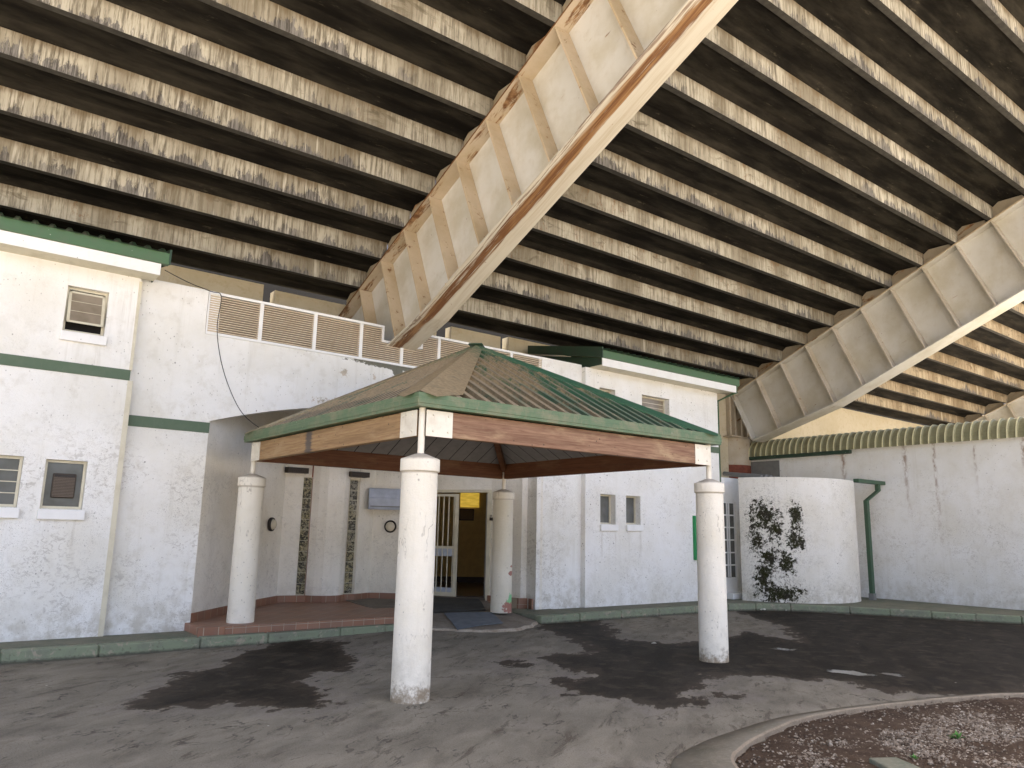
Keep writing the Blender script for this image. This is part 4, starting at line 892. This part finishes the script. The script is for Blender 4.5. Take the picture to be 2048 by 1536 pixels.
E0 = {k: Vector(v) for k, v in CP.items()}; cen = Vector((6.2, 8.93))
sg = dict(near=(-1, -1), right=(1, -1), left=(-1, 1), rear=(1, 1))
OE = {k: E0[k]+Vector(sg[k])*ov for k in E0}
ZE, ZA = 2.895, 4.19
order = ['near', 'right', 'rear', 'left']
m1 = MB()
for i in range(4):                                    # box gutter with stepped face all round
    a, b = order[i], order[(i+1) % 4]
    rings = [(0.0, 2.815), (0.0, 2.845), (.006, 2.849), (.006, 2.905), (.0, 2.909), (.0, 2.955), (-.014, 2.955), (-.014, 2.83), (-.115, 2.83), (-.115, 2.815)]
    def cor(k, o): return OE[k]+Vector(sg[k])*o
    vs = [(*cor(a, o), z) for o, z in rings]+[(*cor(b, o), z) for o, z in rings]; n_ = len(rings)
    m1.add(vs, [(j, (j+1) % n_, n_+(j+1) % n_, n_+j) for j in range(n_)])
obj('gutter', m1, M['gutter'], CN)
def slope(a, b):
    A = Vector((*OE[a], ZE)); Bv = Vector((*OE[b], ZE)); T = Vector((*cen, ZA)); e = (Bv-A); L = e.length; e.normalize(); m = (A+Bv)/2; us = (T-m); H = us.length; us.normalize(); nr = e.cross(us).normalized()
    pr = []; s = 0; pitch = .187
    while s < L:
        pr += [(s, 0), (s+.085, 0), (s+.10, .045), (s+.17, .045)]; s += pitch
    pr = [p for p in pr if p[0] < L]+[(L, 0)]
    hx = (T-A).dot(e); m1 = MB()
    def topd(s): return H*(s/hx if s < hx else (L-s)/(L-hx))
    # add apex breakpoint
    pr2 = []
    for p, q in zip(pr, pr[1:]):
        pr2.append(p)
        if p[0] < hx < q[0]: f = (hx-p[0])/(q[0]-p[0]); pr2.append((hx, p[1]+f*(q[1]-p[1])))
    pr2.append(pr[-1])
    for (s0, h0), (s1, h1) in zip(pr2, pr2[1:]):
        b0 = A+e*s0+nr*h0+us*min(.035, topd(s0)); b1 = A+e*s1+nr*h1+us*min(.035, topd(s1)); t0 = A+e*s0+nr*h0+us*topd(s0); t1 = A+e*s1+nr*h1+us*topd(s1); m1.quad(b0, b1, t1, t0)
    ro = obj('roof_sheet', m1, M['roof'], CN)
    for nm_, ax_ in (('along', e), ('upslope', us)):
        at_ = ro.data.attributes.new(nm_, 'FLOAT', 'POINT'); at_.data.foreach_set('value', [(Vector(v)-A).dot(ax_) for v in m1.v])
    # lining boards underneath, with open joints running up the slope
    m2 = MB(); s = .16; D = -nr*.16
    A2 = A+D
    while s < L-.16:
        s1 = min(s+.30, L-.16); t0, t1 = max(0, topd(s)-.05), max(0, topd(s1)-.05)
        pts = [(s+.007, .05), (s1-.007, .05), (s1-.007, t1)]+([(hx, H-.05)] if s < hx < s1 else [])+[(s+.007, t0)]
        m2.add([A2+e*p+us*q for p, q in pts][::-1]+[A2+e*p+us*q+nr*.012 for p, q in pts], [tuple(range(len(pts)))]); s = s1
    m2.add([A2+e*.16+us*.05+nr*.014, A2+e*(L-.16)+us*.05+nr*.014, A2+e*hx+us*(H-.05)+nr*.014], [(2, 1, 0)], 1)
    obj('lining', m2, [M['lining'], M['black']], CN)
for i in range(4): slope(order[i], order[(i+1) % 4])
for k in order:                                       # folded hip flashing and the timber hip rafter below
    A = Vector((*(OE[k]-Vector(sg[k])*.04), ZE+.085)); T = Vector((*cen, ZA+.085)); ax = (T-A).normalized(); m1 = MB()
    i = order.index(k); nb = order[(i+1) % 4]; pb = order[(i-1) % 4]
    for o_ in (nb, pb):
        e = (OE[o_]-OE[k]).normalized(); e3 = Vector((*e, 0)); perp = (e3-ax*e3.dot(ax)).normalized(); lo_ = Vector((0, 0, -.0))
        Tm = (Vector((*OE[k], ZE))+Vector((*OE[o_], ZE)))/2; us = (Vector((*cen, ZA))-Tm).normalized(); nr = e3.cross(us); nr = nr if nr.z > 0 else -nr
        wv = (perp-nr*perp.dot(nr)).normalized()*.20
        L = (T-A).length
        up_ = nr*.052; q0 = A-ax*.02; q1 = T
        o0 = q0+wv*1.9+ax*.42; o1 = T+wv*.55-ax*.10
        base = Vector((*OE[k], ZE)); fl = lambda p: p-nr*((p-base).dot(nr)-.052)
        o0 = fl(o0); o1 = fl(o1); N_ = 8
        for t in range(N_):
            f0, f1 = t/N_, (t+1)/N_; a0, a1 = q0.lerp(q1, f0), q0.lerp(q1, f1); b0, b1 = o0.lerp(o1, f0), o0.lerp(o1, f1)
            m1.quad(a0, a1, b1, b0); m1.quad(b0, b1, b1-nr*.02, b0-nr*.02)
        m1.add([q0, o0, fl(q0+wv*.9-ax*.0)], [(0, 1, 2)])
    obj('hip_flashing', m1, M['flash'], CN)
    m2 = MB(); A3 = Vector((*(E0[k]-Vector(sg[k])*.03), 2.66)); T3 = Vector((*cen, 3.93)); dd = T3-A3; sd3 = dd.cross(Vector((0, 0, 1))).normalized()*.045
    m2.obox(A3-sd3, sd3*2, (0, 0, .13), dd); obj('hip_rafter', m2, M['woodD'], CN)
m1 = MB(); m1.lathe([(.15, 0), (.13, .018), (.03, .03), (.005, .031)], (*cen, ZA+.065), 4); obj('roof_cap', m1, M['groof'], CN)
lt = thing('ceiling_lamp', 'round glass ceiling lamp under the canopy lining', 'ceiling lamp', (5.6, 8.3, 3.3)); m1 = MB(); m1.lathe([(.02, 0), (.11, -.06), (.15, -.03), (.16, .03), (.12, .05)], (5.55, 8.25, 3.33), 24); obj('lamp_bowl', m1, M['glassw'], lt); m1 = MB(); m1.lathe([(.04, .05), (.04, .38)], (5.55, 8.25, 3.33), 12); obj('stem', m1, M['darkmetal'], lt)
# cable from the eaves to the canopy
import itertools
cp = [Vector(p) for p in [(2.30, 10.86, 5.02), (2.7, 11.2, 5.02), (3.08, 11.42, 5.02), (3.24, 11.43, 4.98), (3.22, 11.42, 4.5), (3.3, 11.40, 4.05), (3.45, 11.40, 3.65), (3.66, 11.38, 3.28), (3.9, 11.36, 3.08), (4.1, 11.3, 2.99)]]
cs = []
for i in range(len(cp)-1):
    p0, p1, p2, p3 = [cp[max(0, min(len(cp)-1, i+k))] for k in (-1, 0, 1, 2)]
    for q in range(6):
        t = q/6; cs.append(.5*((2*p1)+(p2-p0)*t+(2*p0-5*p1+4*p2-p3)*t*t+(3*p1-p0-3*p2+p3)*t**3))
m1 = MB(); m1.tube(cs, .006, 6); meta(obj('cable', m1, M['wire']), 'thin dark cable sagging from the left eaves to the canopy', 'cable')

# ------------------------------------------------------------------ right hand side
RW = thing('boundary_wall', 'long tall white wall with ribbed coping on the right', 'wall', (19.25, 8, 0))
m1 = MB(); m1.box(19.25, 19.5, -1.0, 13.95, 0, 4.05); obj('wall', m1, M['right'], RW)
prof = []
for i in range(13):
    a = math.pi*i/12*.62; prof.append((19.42-.33*math.cos(a*1.0)-.02+(.0), 3.87+.46*math.sin(min(math.pi/2, a*.80*1.0))))
prof = [(19.10+.34*(1-math.cos(t)), 3.87+.46*math.sin(t)) for t in [math.pi/2*i/10 for i in range(11)]]+[(19.7, 4.32), (20.6, 4.30)]
m1 = MB(); y = -1.0; pitch = .187
def strip(y0, y1, o0, o1, mi):
    pts = []
    for i, (x, z) in enumerate(prof):
        a = Vector(prof[max(0, i-1)]); b = Vector(prof[min(len(prof)-1, i+1)]); t = (b-a).normalized(); n_ = Vector((-t.y, t.x)); pts.append((x, z, n_))
    for (x, z, n_), (x2, z2, n2) in zip(pts, pts[1:]):
        m1.quad((x+n_.x*o0, y0, z+n_.y*o0), (x2+n2.x*o0, y0, z2+n2.y*o0), (x2+n2.x*o1, y1, z2+n2.y*o1), (x+n_.x*o1, y1, z+n_.y*o1), mi)
while y < 13.95:
    strip(y, y+.125, 0, 0, 0); strip(y+.125, y+.140, 0, .038, 0); strip(y+.140, y+.172, .038, .038, 1); strip(y+.172, y+.187, .038, 0, 1); y += pitch
obj('ribbed_coping', m1, [M['pan'], M['ribc']], RW)
m1 = MB(); m1.box(19.08, 19.2, 10.32, 13.95, 3.775, 3.87); obj('gutter', m1, M['dgreen'], RW, bevel=.008)
m1 = MB(); m1.box(19.225, 19.25, 12.5, 13.42, 3.1, 3.73); obj('cover_panel', m1, M['grey'], RW, bevel=.005)

CW = thing('curved_wall', 'low curved white wall with dark moss stains beside the downpipe', 'wall', (17.2, 11.4, 0))
m1 = MB(); R = 1.9; n_ = 40; a0, a1 = rad(190), rad(297)
for i in range(n_):
    t0 = a0+(a1-a0)*i/n_; t1 = a0+(a1-a0)*(i+1)/n_
    P = [(17.2+r*math.cos(t), 11.4+r*math.sin(t)) for r, t in ((R, t0), (R, t1), (R-.2, t1), (R-.2, t0))]
    mbv = len(m1.v); m1.hexa(P, .1, 2.955)
for k in range(len(m1.sm)): m1.sm[k] = False
obj('wall', m1, M['curve'], CW)
m1 = MB()
for k in range(9): 
    x = 16.0+k*.19
    m1.tube([(x-.2, 10.75, 2.98+.02*math.sin(k)), (x-.1, 11.9, 3.12)], .055, 8)
obj('roof_sheets', m1, M['grey'], CW)
m1 = MB(); m1.box(17.95, 19.25, 9.52, 9.66, 2.93, 3.02); g_ = obj('gutter', m1, M['pgreen'], CW, bevel=.006)
m1 = MB()
pp = [(19.0, 9.6, 2.95), (19.0, 9.6, 2.78), (18.62, 9.72, 2.52), (18.62, 9.72, .30)]
def rpipe(m, pts, w_, d_):
    for a, b in zip(pts, pts[1:]):
        a = Vector(a); b = Vector(b); h = Vector((w_/2, 0, 0)); q = Vector((0, d_/2, 0)); ext = (b-a).normalized()*.0
        m.obox(a-h-q, h*2, q*2, b-a+ext)
rpipe(m1, pp, .115, .09); dpp = obj('downpipe', m1, M['pgreen'], CW)
m1 = MB(); m1.box(18.55, 18.69, 9.66, 9.78, .14, .30); obj('pipe_shoe', m1, M['grey'], dpp)
# doorway in the link wall between block and curved wall
m1 = MB(); m1.box(15.065, 15.30, YF+.12, YF+.3, .1, 2.98); m1.box(15.30, 15.80, YF+.12, YF+.3, 2.40, 2.98); m1.box(15.80, 16.1, YF+.12, YF+.3, .1, 2.98); obj('link_wall', m1, M['wallhi'], CW)
m1 = MB(); Yd = YF+.16; 
for x in (15.305, 15.47, 15.545, 15.76): m1.box(x, x+.028, Yd-.03, Yd+.02, .64, 2.40)
for z in (.60, .90, 1.19, 1.485, 1.78, 2.07, 2.37): m1.box(15.305, 15.79, Yd-.028, Yd+.018, z, z+.03)
m1.box(15.305, 15.79, Yd-.03, Yd+.02, .28, .60); dr_ = obj('side_door', m1, M['white'], CW)
m2 = MB(); m2.box(15.31, 15.78, Yd-.005, Yd+.005, .62, 2.38); obj('pane', m2, M['glassg'], dr_)
m2 = MB(); m2.box(15.28, 16.0, YF-.12, YF+.12, .15, .285); obj('step', m2, M['white'], CW, bevel=.01)
# green framed notice board behind the right column
nb_ = thing('notice_board', 'green framed notice board on the white wall behind the right column', 'notice board', (14.3, 11.38, 1.5)); m1 = MB(); m1.box(14.03, 14.09, 11.34, 11.4, 1.05, 2.03); m1.box(14.6, 14.66, 11.34, 11.4, 1.05, 2.03); m1.box(14.09, 14.6, 11.34, 11.4, 1.97, 2.03); m1.box(14.09, 14.6, 11.34, 11.4, 1.05, 1.11); obj('frame', m1, M['brightgreen'], nb_)
m1 = MB(); m1.box(14.09, 14.6, 11.37, 11.4, 1.11, 1.97); obj('board', m1, M['blue'], nb_)
# litter
for (x, y, s, lab) in ((15.05, 10.33, .10, 'crumpled yellowish wrapper against the green kerb'), (15.45, 10.02, .06, 'white paper scrap lying by the curved part of the kerb'), (8.9, 8.0, .04, 'small white paper flake on the stained road right of the column')):
    m1 = MB(); vs = []
    for i in range(5):
        for j in range(5): vs.append((x+(i/4-.5)*s*1.6+random.uniform(-.01, .01), y+(j/4-.5)*s+random.uniform(-.01, .01), .012+random.uniform(0, s*.45)))
    m1.add(vs, [(i*5+j, (i+1)*5+j, (i+1)*5+j+1, i*5+j+1) for i in range(4) for j in range(4)]); o = meta(obj('litter', m1, M['paper'], loc=(x, y, 0)), lab, 'litter'); md = o.modifiers.new('solid', 'SOLIDIFY'); md.thickness = .002
# moss clump at the foot of the curved wall
